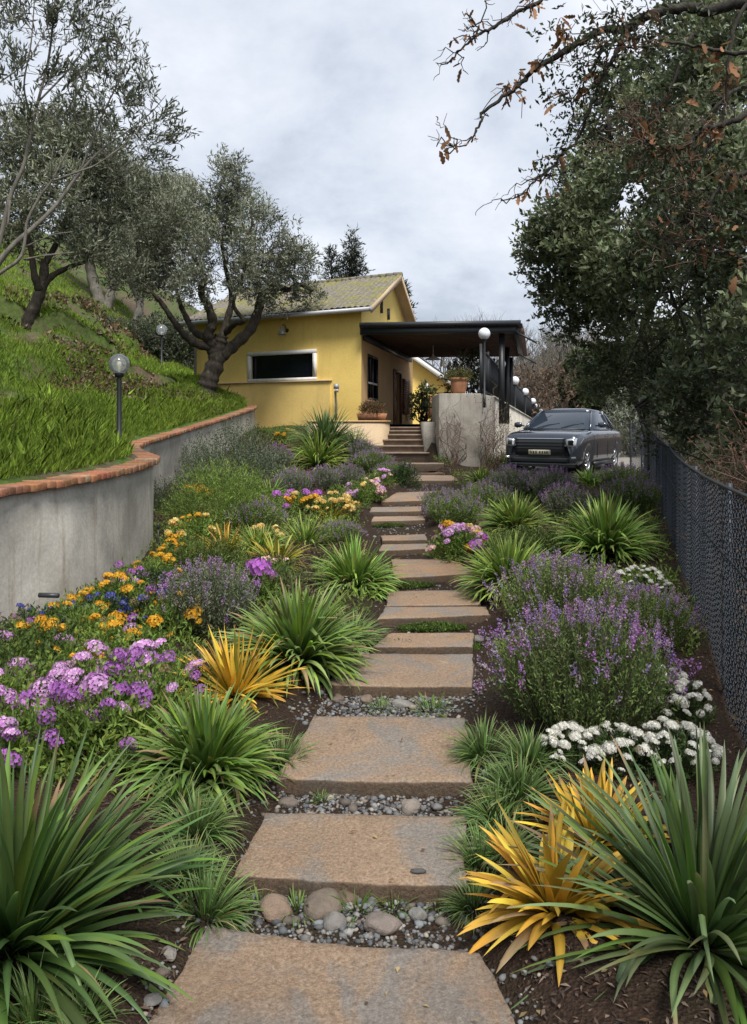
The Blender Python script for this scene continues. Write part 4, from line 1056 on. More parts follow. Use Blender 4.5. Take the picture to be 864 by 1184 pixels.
q=on_hill(156,384); olive(q,'slim pale-trunked olive standing in the ivy above the farther lamp',([(154,388,0),(158,370,0),(162,352,0),(156,335,.1),(146,318,.2)],5.5,3),
  [([(160,356,0),(166,342,-.1),(170,322,-.2)],3.2,1.5)],
  [(150,305,24,18,0),(172,305,24,20,-.2),(160,282,28,22,.2),(190,290,20,20,.3),(186,262,22,24,0),(206,250,18,24,.2),(214,222,13,18,.2)],q.y,33,26,.17,M['barkg'],slen=.5)

# ---------------------------------------------------------------- airy young olive at the very left, close by
def near_olive():
    rng=np.random.default_rng(44); D=8.6; tb=Buf(); px=D/F; nodes=[]
    rows=[([(-40,420,0),(-24,350,0),(-6,312,0),(14,285,0),(40,262,.1),(66,236,.2),(92,200,.3),(118,172,.4)],7,2.2),
      ([(-30,395,-.3),(-10,328,-.3),(22,300,-.3),(29,278,-.3),(32,255,-.3),(46,228,-.3),(60,209,-.3),(70,190,-.3),(80,172,-.3)],3.6,1.4),
      ([(-16,330,.1),(0,278,.2),(12,228,.2),(28,190,.2),(36,150,.3),(44,118,.3),(56,70,.4),(62,20,.4),(66,-30,.4)],5,1.5),
      ([(12,228,.2),(9,262,.15)],2.4,1.8),([(62,209,-.3),(92,198,-.3),(112,190,-.2),(140,170,-.1),(160,150,0)],2,.8),([(60,208,-.3),(60,185,-.4),(62,170,-.4)],1.6,.8),
      ([(30,285,-.3),(60,272,-.4),(84,268,-.4)],1.5,.7),([(28,300,-.3),(55,295,-.4),(84,292,-.4)],2,1),
      ([(38,140,.3),(28,100,.1),(36,50,0),(40,0,0)],2,1),([(92,200,.3),(120,130,.5),(140,90,.6),(150,60,.6)],2,.8),([(44,118,.3),(80,80,.6),(100,50,.7),(110,20,.7)],2,.8),
      ([(118,172,.4),(150,150,.5),(175,130,.6),(192,110,.6)],1.8,.6),([(-20,110,0),(0,95,0),(30,72,0),(50,40,.1)],1.8,.7),([(-20,40,0),(4,10,0),(14,2,0),(40,40,.1)],2.2,.8),([(-20,130,.2),(10,120,.2),(40,122,.2)],1.5,.6)]
    for r_,a,c in rows:
        pts=catmull(np.array([PX(x,y,D+dd) for x,y,dd in r_]),6); n=len(pts); tb.tube(pts,np.linspace(a*.62,c*.62,n)*px,7); nodes.extend(pts[n//3:])
    nodes=np.array(nodes)
    cl=clist([(20,20,40,36,0),(60,30,34,40,.3),(95,20,26,34,.5),(18,80,34,36,0),(62,90,34,34,.2),(100,70,30,34,.6),(120,100,26,30,.4),(140,80,22,26,.6),(84,130,30,30,.2),(118,145,30,26,.3),(150,120,26,26,.5),(172,108,20,26,.6),(186,140,17,22,.6),(160,160,26,22,.4),(130,182,26,16,.3),(190,165,14,16,.6),(112,10,14,24,.6),(28,140,26,24,.1),(168,182,20,14,.5),(142,55,12,18,.6)],D)
    sp_p=[];sp_d=[];sp_l=[]
    for c,r in cl:
        n=int(60*r[0]*r[2]*4.2)+5; p,u=clump_points(rng,c,r,n,.1)
        for a,uu in zip(p,u):
            j=np.argmin(((nodes-a)**2).sum(1)); v=a-nodes[j]; L=np.linalg.norm(v)
            dn=unit(v*.6/ (L+.01)+rnd_dir(rng,1)[0]*.35+np.array([0.15,0,.55])); sl=rng.uniform(.16,.36)
            sp_p.append(a); sp_d.append(dn); sp_l.append(sl)
            if rng.random()<.45 and L<.75: tb.tube(wiggle(rng,nodes[j],a,4,.2),[.0055,.0045,.0035,.0025],4,cap=False)
            tb.tube([a,a+dn*sl*.5,a+dn*sl*.95],[.0030,.0025,.0015],3,cap=False)
    p=np.array(sp_p); d=np.array(sp_d); l=np.array(sp_l)
    t=np.clip(rng.normal(.45,.28,len(p)),0,1)[:,None]; col=np.array(OL_D)*(1-t)+np.array((.16,.18,.125))*t
    cb=Buf(); V,T,C=sprig_leaves(rng,p,d,l,12,.088,.021,col,.62,.3); cb.add(V,None,T,C)
    b0=PX(-40,420,D); g0=float(hill_z(np.array([b0[0]]),np.array([b0[1]]))[0][0])
    tb.tube([b0,[b0[0]-.05,b0[1],(b0[2]+g0)/2],[b0[0]-.12,b0[1],g0-.1]],[4.4*px,7*px,9*px],8)
    tree('young_olive_tree','airy young olive with thin grey stems against the sky at upper left','tree',(b0[0]-.12,b0[1],g0),tb,cb,M['barkg'],M['olive'])
near_olive()

# ---------------------------------------------------------------- evergreen holm oak on the right
def holm_oak():
    rng=np.random.default_rng(51); D=13.5; tb=Buf(); nodes=[]
    base=Vector(P(752,528,17.0)); base.z=float(ground_z(base.x,base.y)); 
    def limb(rows,r0,r1):
        pts=catmull(np.array([PX(x,y,d) for x,y,d in rows]),5); n=len(pts); tb.tube(pts,np.linspace(r0,r1,n),9); nodes.extend(pts[n//3:])
    limb([(758,545,17),(756,500,17),(752,470,17),(745,440,16.8),(742,405,16.5),(750,350,16),(765,270,15.5),(780,160,15)],.17,.06)
    limb([(757,505,17),(738,470,17.2),(728,440,17.3),(718,405,17.3),(700,350,17),(680,300,16.6)],.08,.03)
    limb([(754,480,17),(752,445,16.5),(760,410,16),(785,360,15),(820,300,13.5)],.10,.04)
    limb([(745,430,16.8),(720,380,16),(690,330,15),(660,290,14.5)],.08,.03)
    limb([(770,250,15.5),(730,190,14.5),(690,150,14)],.06,.02); limb([(780,200,15),(830,120,13),(870,60,12)],.08,.03)
    cl=clist([(640,300,34,36,1.0),(664,345,42,38,1.5),(650,262,34,30,.2),(690,392,44,34,2.2),(700,330,48,44,.8),(690,262,46,42,-.4),(735,400,46,36,1.5),(745,340,52,46,-.3),(740,270,54,48,-1.2),(722,215,44,36,-.4),(795,410,54,46,-1.0),(800,340,60,54,-2.4),(795,260,60,56,-2.8),(775,190,54,44,-1.6),(835,200,54,60,-3.4),(850,290,56,60,-4),
       (850,380,52,52,-4),(845,450,44,40,-4.2),(800,470,42,34,-2.6),(860,120,60,60,-3),(815,120,52,50,-1.5),(770,130,44,40,0),(840,50,60,50,-2),(790,70,44,40,.5),(890,220,60,90,-4.5),(890,400,60,80,-4.8),(672,300,36,30,-.6),(700,438,26,18,2.4),(765,452,36,24,2),(690,190,26,24,1),(745,90,30,26,1.5),(858,500,30,24,-4.4),(880,520,40,40,-4),(815,500,30,24,-1.5),(855,20,50,40,-1),(800,15,36,30,.4),(870,180,50,50,-3.5),(695,140,26,22,1.2),(722,100,26,22,1),(668,200,22,16,.6),(672,235,30,20,.4),(735,60,22,18,1.4),(640,262,24,18,.4),(624,282,20,20,.8),(700,90,16,14,1.2),(730,300,40,36,-2),(760,60,30,26,1),(820,430,46,40,-3.4),(770,500,24,22,1)],D)
    limbs_to(tb,rng,nodes,cl,.035,5,4,.3)
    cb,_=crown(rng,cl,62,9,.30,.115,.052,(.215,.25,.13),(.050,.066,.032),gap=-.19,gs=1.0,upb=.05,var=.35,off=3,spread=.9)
    tree('holm_oak','tall dense dark evergreen oak filling the right side above the fence','tree',base,tb,cb,M['barkd'],M['oak'])
holm_oak()

# ---------------------------------------------------------------- bare oak with brown leaves reaching in from upper right
def bare_oak():
    rng=np.random.default_rng(61); D=6.4; px=D/F; tb=Buf(); paths=[]
    base=np.array([4.9,6.6,0.]); base[2]=float(ground_z(base[0],base[1]))
    top=PX(960,60,D); 
    tb.tube(catmull([base-np.array([0,0,.2]),base+[0,.05,1.6],[4.6,6.5,3.4],[4.25,6.4,4.9],[3.9,6.4,5.6]],6),np.linspace(.17,.09,25),10)
    def br(rows,r0,r1,tw=0):
        pts=catmull(np.array([PX(x,y,D+dd) for x,y,dd in rows]),7); n=len(pts)
        pts+=rng.normal(0,.006,pts.shape); tb.tube(pts,np.linspace(r0,r1,n)*px,7); paths.append((pts,tw))
        for _ in range(tw):
            i=rng.integers(n//4,n); d=pts[min(i+1,n-1)]-pts[i-1]; d=unit(d+rnd_dir(rng,1)[0]*np.linalg.norm(d)*1.3)
            L=rng.uniform(12,42)*px; q=wiggle(rng,pts[i],pts[i]+d*L,6,.35); tb.tube(q,np.linspace(1.0,.4,6)*px,4,cap=False)
            paths.append((q,0))
            for _ in range(2):
                k=rng.integers(2,6); d2=unit(d+rnd_dir(rng,1)[0]*.9); q2=wiggle(rng,q[k],q[k]+d2*L*.45,4,.3); tb.tube(q2,np.linspace(.6,.3,4)*px,3,cap=False); paths.append((q2,0))
    br([(980,60,0),(920,20,0),(860,4,0),(820,12,0),(790,8,0),(745,20,0),(725,34,0),(700,34,.1),(668,50,.1),(640,68,.1),(618,80,.1),(604,95,.1),(582,112,.1),(560,130,.1),(553,146,.1),(545,165,.1)],7.5,1.0,22)
    br([(553,150,.1),(540,166,.1),(524,170,.1),(512,176,.1)],1.1,.5,4)
    br([(720,-40,.3),(660,-20,.3),(624,2,.3),(598,14,.3),(574,30,.3),(558,38,.3),(546,46,.3),(528,62,.3),(522,70,.3)],3.4,.8,12)
    br([(560,38,.3),(548,28,.3),(540,16,.3)],1,.5,5)
    br([(724,36,0),(712,60,0),(700,82,0),(690,105,0),(680,130,0),(668,160,.1),(650,178,.1),(640,192,.1),(622,205,.1),(604,225,.1),(580,232,.1)],3,.7,14)
    br([(702,50,.1),(690,72,.1),(676,96,.1),(660,118,.1)],2,.7,6)
    br([(900,40,-.3),(866,60,-.3),(838,60,-.3),(796,52,-.3),(770,50,-.3),(735,55,-.3),(712,52,-.3)],2.6,.8,8)
    br([(900,100,-.6),(862,132,-.6),(835,145,-.6),(808,152,-.6),(790,172,-.6),(770,168,-.6),(748,160,-.6),(735,150,-.6)],3.8,.8,12)
    br([(880,-20,-.2),(850,30,-.2),(842,80,-.2),(838,130,-.2),(812,180,-.2),(800,220,-.2),(795,262,-.2)],2.6,.8,10)
    br([(900,180,-.5),(862,200,-.5),(840,204,-.5),(822,232,-.5),(812,262,-.5),(780,300,-.5)],3,.8,10)
    br([(900,260,-.4),(868,255,-.4),(846,246,-.4),(806,250,-.4),(778,258,-.4)],2.4,.7,9)
    br([(800,40,.2),(780,90,.2),(762,122,.2),(745,150,.2),(732,190,.2)],2,.6,9)
    br([(900,330,-.5),(862,300,-.5),(842,292,-.5),(820,282,-.5),(800,286,-.5)],3.4,.8,8)
    # dead brown leaves, hanging in tufts from the twigs
    pts=[];
    hot=[(618,82),(592,95),(578,100),(600,78),(640,28),(655,45),(620,20),(628,118),(680,32),(818,55),(838,82),(830,95),(818,85),(826,150),(832,197),(820,140),(640,180),(605,222),(645,35),(585,108),(758,238),(842,268),(768,165),(755,150)]
    allp=np.concatenate([p for p,_ in paths]); sx=CX+F*allp[:,0]/allp[:,1]; sy=HZ-F*(allp[:,2]-CAMZ)/allp[:,1]
    for hx,hy in hot:
        k=np.argsort((sx-hx)**2+(sy-hy)**2)[:5]
        for j in range(rng.integers(5,11)): pts.append(allp[k[rng.integers(0,5)]]+rng.normal(0,.03,3))
    for j in rng.choice(len(allp),260): pts.append(allp[j]+rng.normal(0,.012,3))
    p=np.array(pts); n=len(p); d=unit(rnd_dir(rng,n)*.8+np.array([0,0,-.7])); C=np.array([.22,.115,.06])*rng.uniform(.5,1.7,(n,1))
    big=np.where(rng.random(n)<.3,1.6,1.0)
    cb=Buf(); V,Q_,C=oak_leaves(rng,p,d,.075*big*rng.uniform(.6,1.2,n),C); cb.add(V,Q_,None,C)
    # some green leaf sprays on the same boughs
    m=900; j=rng.choice(len(allp),m); keep=(sx[j]>640); j=j[keep]
    gp=allp[j]+rng.normal(0,.12,(len(j),3)); gb=Buf(); V,T,C=sprig_leaves(rng,gp,unit(rnd_dir(rng,len(j))+np.array([0,0,-.1])),np.full(len(j),.16),6,.055,.024,np.array([.040,.055,.024])*rng.uniform(.5,1.6,(len(j),1)),.9,.3); gb.add(V,None,T,C)
    allp=np.concatenate([p for p,_ in paths]); sx=CX+F*allp[:,0]/allp[:,1]; sy=HZ-F*(allp[:,2]-CAMZ)/allp[:,1]
    # fine pale twigs crossing in front of the evergreen
    tw=Buf()
    jj=np.where((sx>700)&(sy>40))[0]
    for _ in range(95):
        a=allp[rng.choice(jj)]; an=rng.normal(2.6,.7); L=rng.uniform(20,75)*px
        e=a+np.array([math.cos(an)*L,rng.normal(0,.3)*L,math.sin(an)*L*.9]); q=wiggle(rng,a,e,8,.22); tw.tube(q,np.linspace(.8,.25,8)*px,4,cap=False)
        for _ in range(2):
            k=rng.integers(2,7); q2=wiggle(rng,q[k],q[k]+unit(e-a+rnd_dir(rng,1)[0]*L*.9)*L*.4,5,.25); tw.tube(q2,np.linspace(.55,.22,5)*px,3,cap=False)
    t=tree('oak_tree','nearly bare oak whose twisting boughs with brown leaves reach in from upper right','tree',base,tb,cb,M['barkd'],M['dry'],extra=[('ivy_leaves',gb,M['oak']),('twigs',tw,M['barkr'])],crown_name='dead_leaves')
bare_oak()

# ---------------------------------------------------------------- dry twiggy shrub beyond the fence, ivy bush, pale olive bush
def twig_shrub(name,label,base,H_,Wd,n,r,seed,mt,group=None,lean=(0,0),fork=3,leaf=None,curl=.25):
    rng=np.random.default_rng(seed); tb=Buf(); tips=[]
    for i in range(n):
        a=rng.uniform(0,2*math.pi); s=rng.random()**.6; e=np.array([math.cos(a)*Wd*s+lean[0],math.sin(a)*Wd*s+lean[1],H_*rng.uniform(.55,1.05)*(1-.35*s*s)])
        st=np.array([math.cos(a),math.sin(a),0])*Wd*.12*rng.random(); pts=wiggle(rng,st,e,8,curl); pts[:,2]-=.06*(np.linspace(0,1,8)==0)
        tb.tube(pts,np.linspace(r,r*.35,8),5,cap=False)
        for _ in range(fork):
            k=rng.integers(2,8); d=unit((pts[-1]-pts[0])*.5/np.linalg.norm(pts[-1]-pts[0])+rnd_dir(rng,1)[0]*.7); L=H_*rng.uniform(.15,.4)
            q=wiggle(rng,pts[k],pts[k]+d*L,5,curl); tb.tube(q,np.linspace(r*.5,r*.2,5),3,cap=False); tips.append(q[-1]); tips.append(q[3])
    t=thing(name,label,'shrub',base,0,group); tb.obj('branches',mt,t)
    if leaf:
        p=np.array(tips); p=np.repeat(p,leaf[0],0)+rng.normal(0,leaf[3],(len(p)*leaf[0],3)); m=len(p)
        C=np.asarray(leaf[2])*rng.uniform(.5,1.5,(m,1)); V,T,C=diamonds(p,rnd_dir(rng,m),rnd_dir(rng,m),leaf[1]*rng.uniform(.6,1.3,m),leaf[1]*.45,C); cb=Buf(); cb.add(V,None,T,C); cb.obj('leaves',M['dry'] if leaf[2][0]>leaf[2][1] else M['leafsoft'],t)
    return t
gp=lambda x,y,dz=-.03: (x,y,float(ground_z(x,y))+dz)
twig_shrub('dry_shrub','tangle of bare dry brown twigs behind the fence at the right edge',gp(3.98,7.9),1.75,.42,60,.011,71,M['barkr'],lean=(.05,0),fork=5,curl=.35,leaf=(1,.05,(.18,.10,.06),.02))
twig_shrub('climbing_shrub','leafless climbing shrub spread against the front of the concrete block',gp(2.25,21.75),1.75,.55,12,.014,72,M['barkr'],lean=(0,.1),fork=4,curl=.25)
twig_shrub('climbing_shrub','leafless shrub with a few buds at the right corner of the concrete block',gp(3.25,21.75),2.35,.5,20,.012,73,M['barkr'],lean=(.1,.05),fork=5,leaf=(2,.05,(.10,.12,.035),.03))

def bush(name,label,cl,D,seed,dens,leaf,wd,light,dark,base,lm='oak',nl=8,slen=.25,gap=-.25,gs=1.4,group=None,stems=12,bm='barkd',upb=.3):
    rng=np.random.default_rng(seed); c=clist(cl,D); cb,_=crown(rng,c,dens,nl,slen,leaf,wd,light,dark,gap=gap,gs=gs,upb=upb,off=seed,shell=.5)
    tb=Buf(); o=np.array(list(base))
    for k in range(stems):
        cc,r=c[k%len(c)]; tb.tube(wiggle(rng,o+rng.normal(0,.08,3)*[1,1,0]-[0,0,.05],cc+rnd_dir(rng,1)[0]*np.array(r)*.5,6,.2),np.linspace(.02,.006,6)*max(1,D/15),5)
    return tree(name,label,'shrub',base,tb,cb,M[bm],M[lm],group,crown_name='foliage')
q=on_hill(186,424); Dv=q.y+2.0; qb=on_hill(186,405); qb=Vector((qb.x,Dv,float(hill_z(np.array([qb.x]),np.array([Dv]))[0][0])))
bush('ivy_bush','broad dark ivy-covered bush on the slope between the farther lamp and the olive trunk',[(128,384,22,16,1.5),(152,392,26,22,1),(180,388,30,26,.5),(205,395,28,30,.2),(226,405,24,32,0),(196,420,28,20,-.2),(218,434,24,16,-.4),(165,404,26,18,.3),(240,425,16,24,.2)],Dv,81,42,.105,.075,(.13,.15,.09),(.022,.03,.016),qb,nl=6,slen=.2,gap=-.35)
bush('olive_bush','pale grey-green bushy olive between the car and the dark oak',[(722,500,22,24,0),(738,480,22,26,.5),(722,470,18,22,1),(744,510,16,24,0),(716,520,16,18,0),(735,455,16,18,.5),(755,490,16,30,.6)],27,82,26,.15,.034,(.22,.24,.17),(.07,.085,.055),gp(8.8,27,0),'olive',bm='barkg',nl=9,slen=.4,gap=-.15)
# porch greenery
bush('porch_shrub','leafy green shrub with pale flowers behind the porch gate',[(486,462,9,14,0),(494,452,8,10,.3),(480,472,9,14,0),(500,474,8,14,.2)],34,83,22,.13,.08,(.34,.42,.18),(.12,.16,.06),(2.2,34,2.0),'leafsoft')
bush('porch_vine','grey-green leafy vine on the porch behind the terracotta pot',[(545,408,10,14,0),(528,440,14,20,.5),(556,440,10,22,.3),(540,425,12,14,.6)],30,84,24,.12,.07,(.24,.28,.17),(.09,.115,.06),(3.6,30,2.0),'leafsoft')

# ---------------------------------------------------------------- conifers and bare trees behind the house
def conifer(label,px,py_top,D,h,w,seed,group=None,light=(.05,.065,.036),dark=(.014,.02,.012)):
    rng=np.random.default_rng(seed); x=(px-CX)/F*D; zt=CAMZ+(HZ-py_top)/F*D; base=(x,D,zt-h); tb=Buf(); cb=Buf(); pts=wiggle(rng,base,(x,D,zt),8,.02); tb.tube(pts,np.linspace(.25,.04,8)*h/12,7)
    cl=[]
    for i in range(34):
        f=rng.uniform(.30,1)**.8; z=zt-h*(1-f); rr=w*(1.08-f)**.75*rng.uniform(.5,1.1); a=rng.uniform(0,6.28); c=np.array([x+math.cos(a)*rr*.75,D+math.sin(a)*rr*.75,z]); cl.append((c,(w*.30*(1.25-f),w*.30*(1.25-f),h*.045)))
        tb.tube([(x,D,z-h*.02),tuple(c)],[.05,.02],4,cap=False)
    cl.append((np.array([x,D,zt-h*.03]),(w*.12,w*.12,h*.05)))
    cb,_=crown(rng,cl,7 if D>40 else 10,8,.6,.42,.09,light,dark,gap=-.3,gs=.5,upb=.35,off=seed)
    return tree('conifer',label,'tree',base,tb,cb,M['barkd'],M['olive'],group)
conifer('feathery pine standing behind the roof ridge of the yellow house',407,277,62,12,2.6,91,light=(.065,.08,.05))
conifer('darker narrow conifer just right of the gable peak',463,333,58,9.5,2.0,92)
conifer('lower dark conifer left of the feathery pine, half hidden by the olive crown',383,292,64,9,2.0,93)
def bare_mesh(seed,h,w,tone=None):
    rng=np.random.default_rng(seed); tb=Buf()
    def grow(p,d,L,r,dep):
        q=p+d*L; m=wiggle(rng,p,q,4,.12); tb.tube(m,np.linspace(r,r*.65,4),4 if dep else 6,cap=False)
        if dep>=5: return
        for _ in range(2 if dep>3 else 3):
            d2=unit(d+rnd_dir(rng,1)[0]*.62+np.array([0,0,.22])); grow(m[rng.integers(2,4)],d2,L*rng.uniform(.62,.82),r*.56,dep+1)
    grow(np.zeros(3),np.array([0,0,1.]),h*.30,h*.016,0)
    return tb.mesh('trunk')
BM=[bare_mesh(i,9,3) for i in (301,302,303)]
def bare_tree(i,x,y,z,s,rz,label,group=None):
    me=BM[i%3]; t=thing('bare_tree',label,'tree',(x,y,z),rz,group); o=link('trunk',me,M['barkg'],t); t.scale=(s,s,s); return t
rng0=random.Random(5)
for i,(px,top,D) in enumerate([(497,368,70),(514,356,74),(532,350,72),(548,347,76),(563,352,70),(578,350,74),(592,362,70),(606,384,72),(622,392,78)]):
    x=(px-CX)/F*D; zt=CAMZ+(HZ-top)/F*D; s=1.25+.1*(i%3); bare_tree(i,x,D,zt-9.0*s,s,i*1.3,'leafless grey tree in the row showing above the pergola roof','leafless trees behind the pergola')
for i in range(46):
    D=rng0.uniform(60,120); px=rng0.uniform(596,770); x=(px-CX)/F*D; s=rng0.uniform(.8,1.25)
    bare_tree(i,x,D,float(far_z(x,D))-.3,s,i*1.1,'leafless brown tree on the wooded slope behind the car','leafless trees on the far slope')
def far_brush():
    rng=np.random.default_rng(99); n=5200; D=rng.uniform(52,125,n); px=rng.uniform(555,900,n); x=(px-CX)/F*D; z=far_z(x,D)+rng.uniform(0,4.2,n)**1.0
    p=np.stack([x,D,z],1); t=np.clip(.5+.9*vnoise(p,.11),0,1)[:,None]; col=np.array([.075,.062,.048])*(1-t)+np.array([.20,.135,.09])*t
    g_=(vnoise(p,.07,30)>.22)[:,None]; col=np.where(g_,np.array([.055,.07,.035]),col)
    V,T,C=sprig_leaves(rng,p,unit(rnd_dir(rng,n)*.7+np.array([0,0,.8])),np.full(n,1.3),9,.42,.13,col,.9,.4)
    b=Buf(); b.add(V,None,T,C); o=b.obj('woods',M['dry']); tag(o,'brown winter brushwood covering the far slope behind the car','woods',kind='stuff')
far_brush()
for i,(px,py,D,s) in enumerate([(700,438,48,1),(676,430,60,1.1),(735,430,52,1.2)]):
    x=(px-CX)/F*D; z=float(far_z(x,D)); rr=F/D
    bush('evergreen_bush','mid-green evergreen bush at the foot of the brown far slope',[(px,py,20*s,26*s,0),(px+14,py+14,16*s,22*s,1),(px-12,py+16,16*s,20*s,.5),(px,py+30,20*s,22*s,0)],D,110+i,7,.34,.17,(.10,.13,.05),(.03,.042,.018),(x,D,z),'leafsoft',group='evergreen bushes at the foot of the far slope',nl=8,slen=.6)
# ------------------------------------------------------------------ strappy plants
def strap_mesh(seed,n,L,W,base,tip,el=(88,12),droop=(25,75),seg=8,bend=1.6,alt=None,fold=.30,core=.05,lenvar=.3,wild=9):
    rng=np.random.default_rng(seed); i=np.arange(n); r=np.sqrt((i+.5)/n)
    az=i*2.39996+rng.normal(0,.35,n); elv=np.radians(el[0]+(el[1]-el[0])*r**1.15+rng.normal(0,wild,n))
    Ln=L*(1-lenvar*rng.random(n))*np.where(r>.85,.85,1.0); dr=np.radians(droop[0]+(droop[1]-droop[0])*r+rng.normal(0,10,n)); 
    kink=rng.random(n)<.06
    s=np.linspace(0,1,seg+1); pos=np.zeros((n,seg+1,3)); pos[:,0,0]=np.cos(az)*core*r; pos[:,0,1]=np.sin(az)*core*r
    tw=rng.normal(0,.25,n); 
    dirs=np.zeros((n,seg+1,3))
    for k in range(seg+1):
        e=elv-dr*s[k]**bend-np.where(kink,np.radians(60)*(s[k]>.6),0); a=az+tw*s[k]
        dirs[:,k]=np.stack([np.cos(e)*np.cos(a),np.cos(e)*np.sin(a),np.sin(e)],1)
        if k<seg: pos[:,k+1]=pos[:,k]+dirs[:,k]*(Ln/seg)[:,None]
    side=np.stack([-np.sin(az),np.cos(az),np.zeros(n)],1)[:,None,:]+rng.normal(0,.18,(n,1,3)); side=side-dirs*(side*dirs).sum(-1,keepdims=True); side=unit(side)
    up=np.cross(side,dirs)
    prof=np.minimum(1,.62+1.6*s)*np.power(np.clip(1-s**2.3,0,1),.75); prof[-1]=.02
    w=W*rng.uniform(.75,1.2,n)[:,None]*prof[None,:]
    a=pos+side*w[...,None]*.5+up*w[...,None]*fold; c=pos-side*w[...,None]*.5+up*w[...,None]*fold
    V=np.stack([a,pos,c],2).reshape(-1,3)
    j=(np.arange(n)[:,None]*(seg+1)+np.arange(seg)[None,:]).ravel()*3
    Q=np.concatenate([np.stack([j,j+1,j+4,j+3],1),np.stack([j+1,j+2,j+5,j+4],1)])
    lv=rng.uniform(.6,1.35,(n,1,1)); hue=rng.normal(0,.07,(n,1,3)); f=s[None,:,None]
    base=np.asarray(base); tip=np.asarray(tip); col=(base*(1-f)+tip*f)*lv*(1+hue)
    if alt is not None:
        m=(rng.random(n)<alt[1])[:,None,None]; col=np.where(m,np.asarray(alt[0])*lv*(1+hue),col)
    br=(rng.random(n)<.13)[:,None,None]&(f>rng.uniform(.72,.95,(n,1,1))); col=np.where(br,np.array([.26,.17,.09]),col)
    de=(rng.random(n)<.035*(r>.7))[:,None,None]&(f>-1); col=np.where(de,np.array([.24,.17,.09])*lv,col)     # a few spent leaves at the skirt
    stx=(rng.random(n)<.25)[:,None,None]&(np.abs(f-rng.uniform(.2,.9,(n,1,1)))<.12); col=np.where(stx,col*np.array([1.25,1.12,.9]),col)      # dry tips
    col=np.repeat(col[:,:,None,:],3,2); col[:,:,1]*=1.18                                            # paler midrib
    return mk_mesh('strap_leaves',V,Q,col=np.clip(col.reshape(-1,3),.003,.9),smooth=True)
G1,G2=(.07,.14,.02),(.14,.2,.06)       # fresh green leaf
B1,B2=(.045,.095,.022),(.12,.165,.08)       # bluish dark leaf
LG1,LG2=(.11,.20,.022),(.21,.28,.06)       # light green
YE1,YE2=(.40,.27,.02),(.66,.40,.055)        # golden
def plant(name,label,cat,loc,parts,group=None,rz=0,s=1.0):
    if len(parts)==1:
        o=link(name,parts[0][1],parts[0][2]); o.location=loc; o.rotation_euler=(0,0,rz); o.scale=(s,)*3; return tag(o,label,cat,group)
    t=thing(name,label,cat,loc,rz,group); t.scale=(s,)*3
    for nm,me,mt,*kw in parts:
        c=link(nm,me,mt,t)
        if kw and kw[0]: c['kind']=kw[0]
    return t
def strap(label,px,py,L,W,n,seed,cols,rz=0,group=None,name='strap_leaved_plant',**kw):
    q=on_ground(px,py); q.z-=.02; me=strap_mesh(seed,n,L,W,*cols,**kw); return plant(name,label,'plant',q,[('',me,M['leaf'])],group,rz)
# the two giants of the foreground
strap('huge dark green strap-leaved plant filling the lower left corner',12,1090,.82,.042,330,1,((.035,.085,.016),(.095,.15,.05)),el=(89,2),droop=(4,58),bend=2.0,alt=((.10,.17,.03),.28),seg=10,core=.07)
strap('huge grey-green sword-leaved plant in the lower right corner',812,1082,.82,.036,300,2,((.05,.10,.022),(.14,.185,.085)),el=(89,2),droop=(6,46),alt=((.085,.15,.03),.25),seg=10,core=.06,bend=1.8)
strap('round green strap-leaved clump left of the third slab, beside a small grass tuft',236,898,.54,.034,460,3,((.095,.185,.022),(.17,.25,.07)),el=(89,20),droop=(3,82),bend=1.9,alt=((.12,.20,.025),.3))
strap('large round strap-leaved clump right behind the golden plant on the left',345,768,.70,.042,480,4,((.07,.15,.018),(.19,.26,.08)),el=(89,16),droop=(3,85),bend=1.9,alt=((.13,.21,.03),.25))
strap('green strap-leaved clump at the left edge of the path where it bends',410,684,.66,.038,420,5,((.09,.19,.02),(.20,.29,.065)),el=(89,18),droop=(3,85),bend=1.9)
strap('light green strap-leaved clump behind the one at the path bend',353,636,.60,.028,230,6,(LG1,LG2),el=(88,10),droop=(15,70))
strap('sparse yellow-green strap-leaved clump left of the path bend',320,654,.48,.034,140,7,((.14,.19,.02),(.28,.29,.05)),el=(85,10),droop=(10,60),alt=((.34,.26,.03),.3))
strap('big dark green grassy clump below the house plinth',376,524,1.55,.05,460,8,((.05,.115,.028),(.13,.19,.07)),el=(89,18),droop=(8,80),bend=1.9)
strap('bright green strap-leaved clump in front of the dark one below the house plinth',368,540,1.15,.06,260,9,(LG1,LG2),el=(89,22),droop=(3,80),bend=1.9)
strap('small bright strap-leaved clump in the middle of the left bed',313,576,.55,.034,130,10,((.085,.18,.02),(.17,.26,.05)),el=(86,8),droop=(15,70))
strap('rounded light green clump between the mauve lavenders of the left bed',332,560,.62,.04,150,24,(LG1,LG2),el=(88,18),droop=(3,75))
strap('bright green clump on the left below the small golden spiky plant',300,640,.5,.03,150,25,(LG1,LG2),el=(88,18),droop=(3,75))
strap('dark green clump at the left foot of the house stairs',408,527,1.0,.045,220,11,((.05,.11,.03),(.12,.17,.07)),el=(86,6),droop=(20,70))
strap('large dark green strap-leaved clump nearest the fence on the right',700,640,.86,.048,480,12,((.065,.155,.018),(.19,.27,.07)),el=(89,14),droop=(3,80),bend=1.9,alt=((.12,.20,.03),.3))
strap('upper of two light green strap-leaved clumps beside the path on the right',596,616,.70,.042,400,13,((.08,.165,.018),(.19,.26,.06)),el=(89,20),droop=(3,80),bend=1.9)
strap('lower of two light green strap-leaved clumps beside the path on the right',588,682,.68,.040,400,14,((.085,.185,.018),(.22,.30,.065)),el=(89,18),droop=(3,84),bend=1.9)
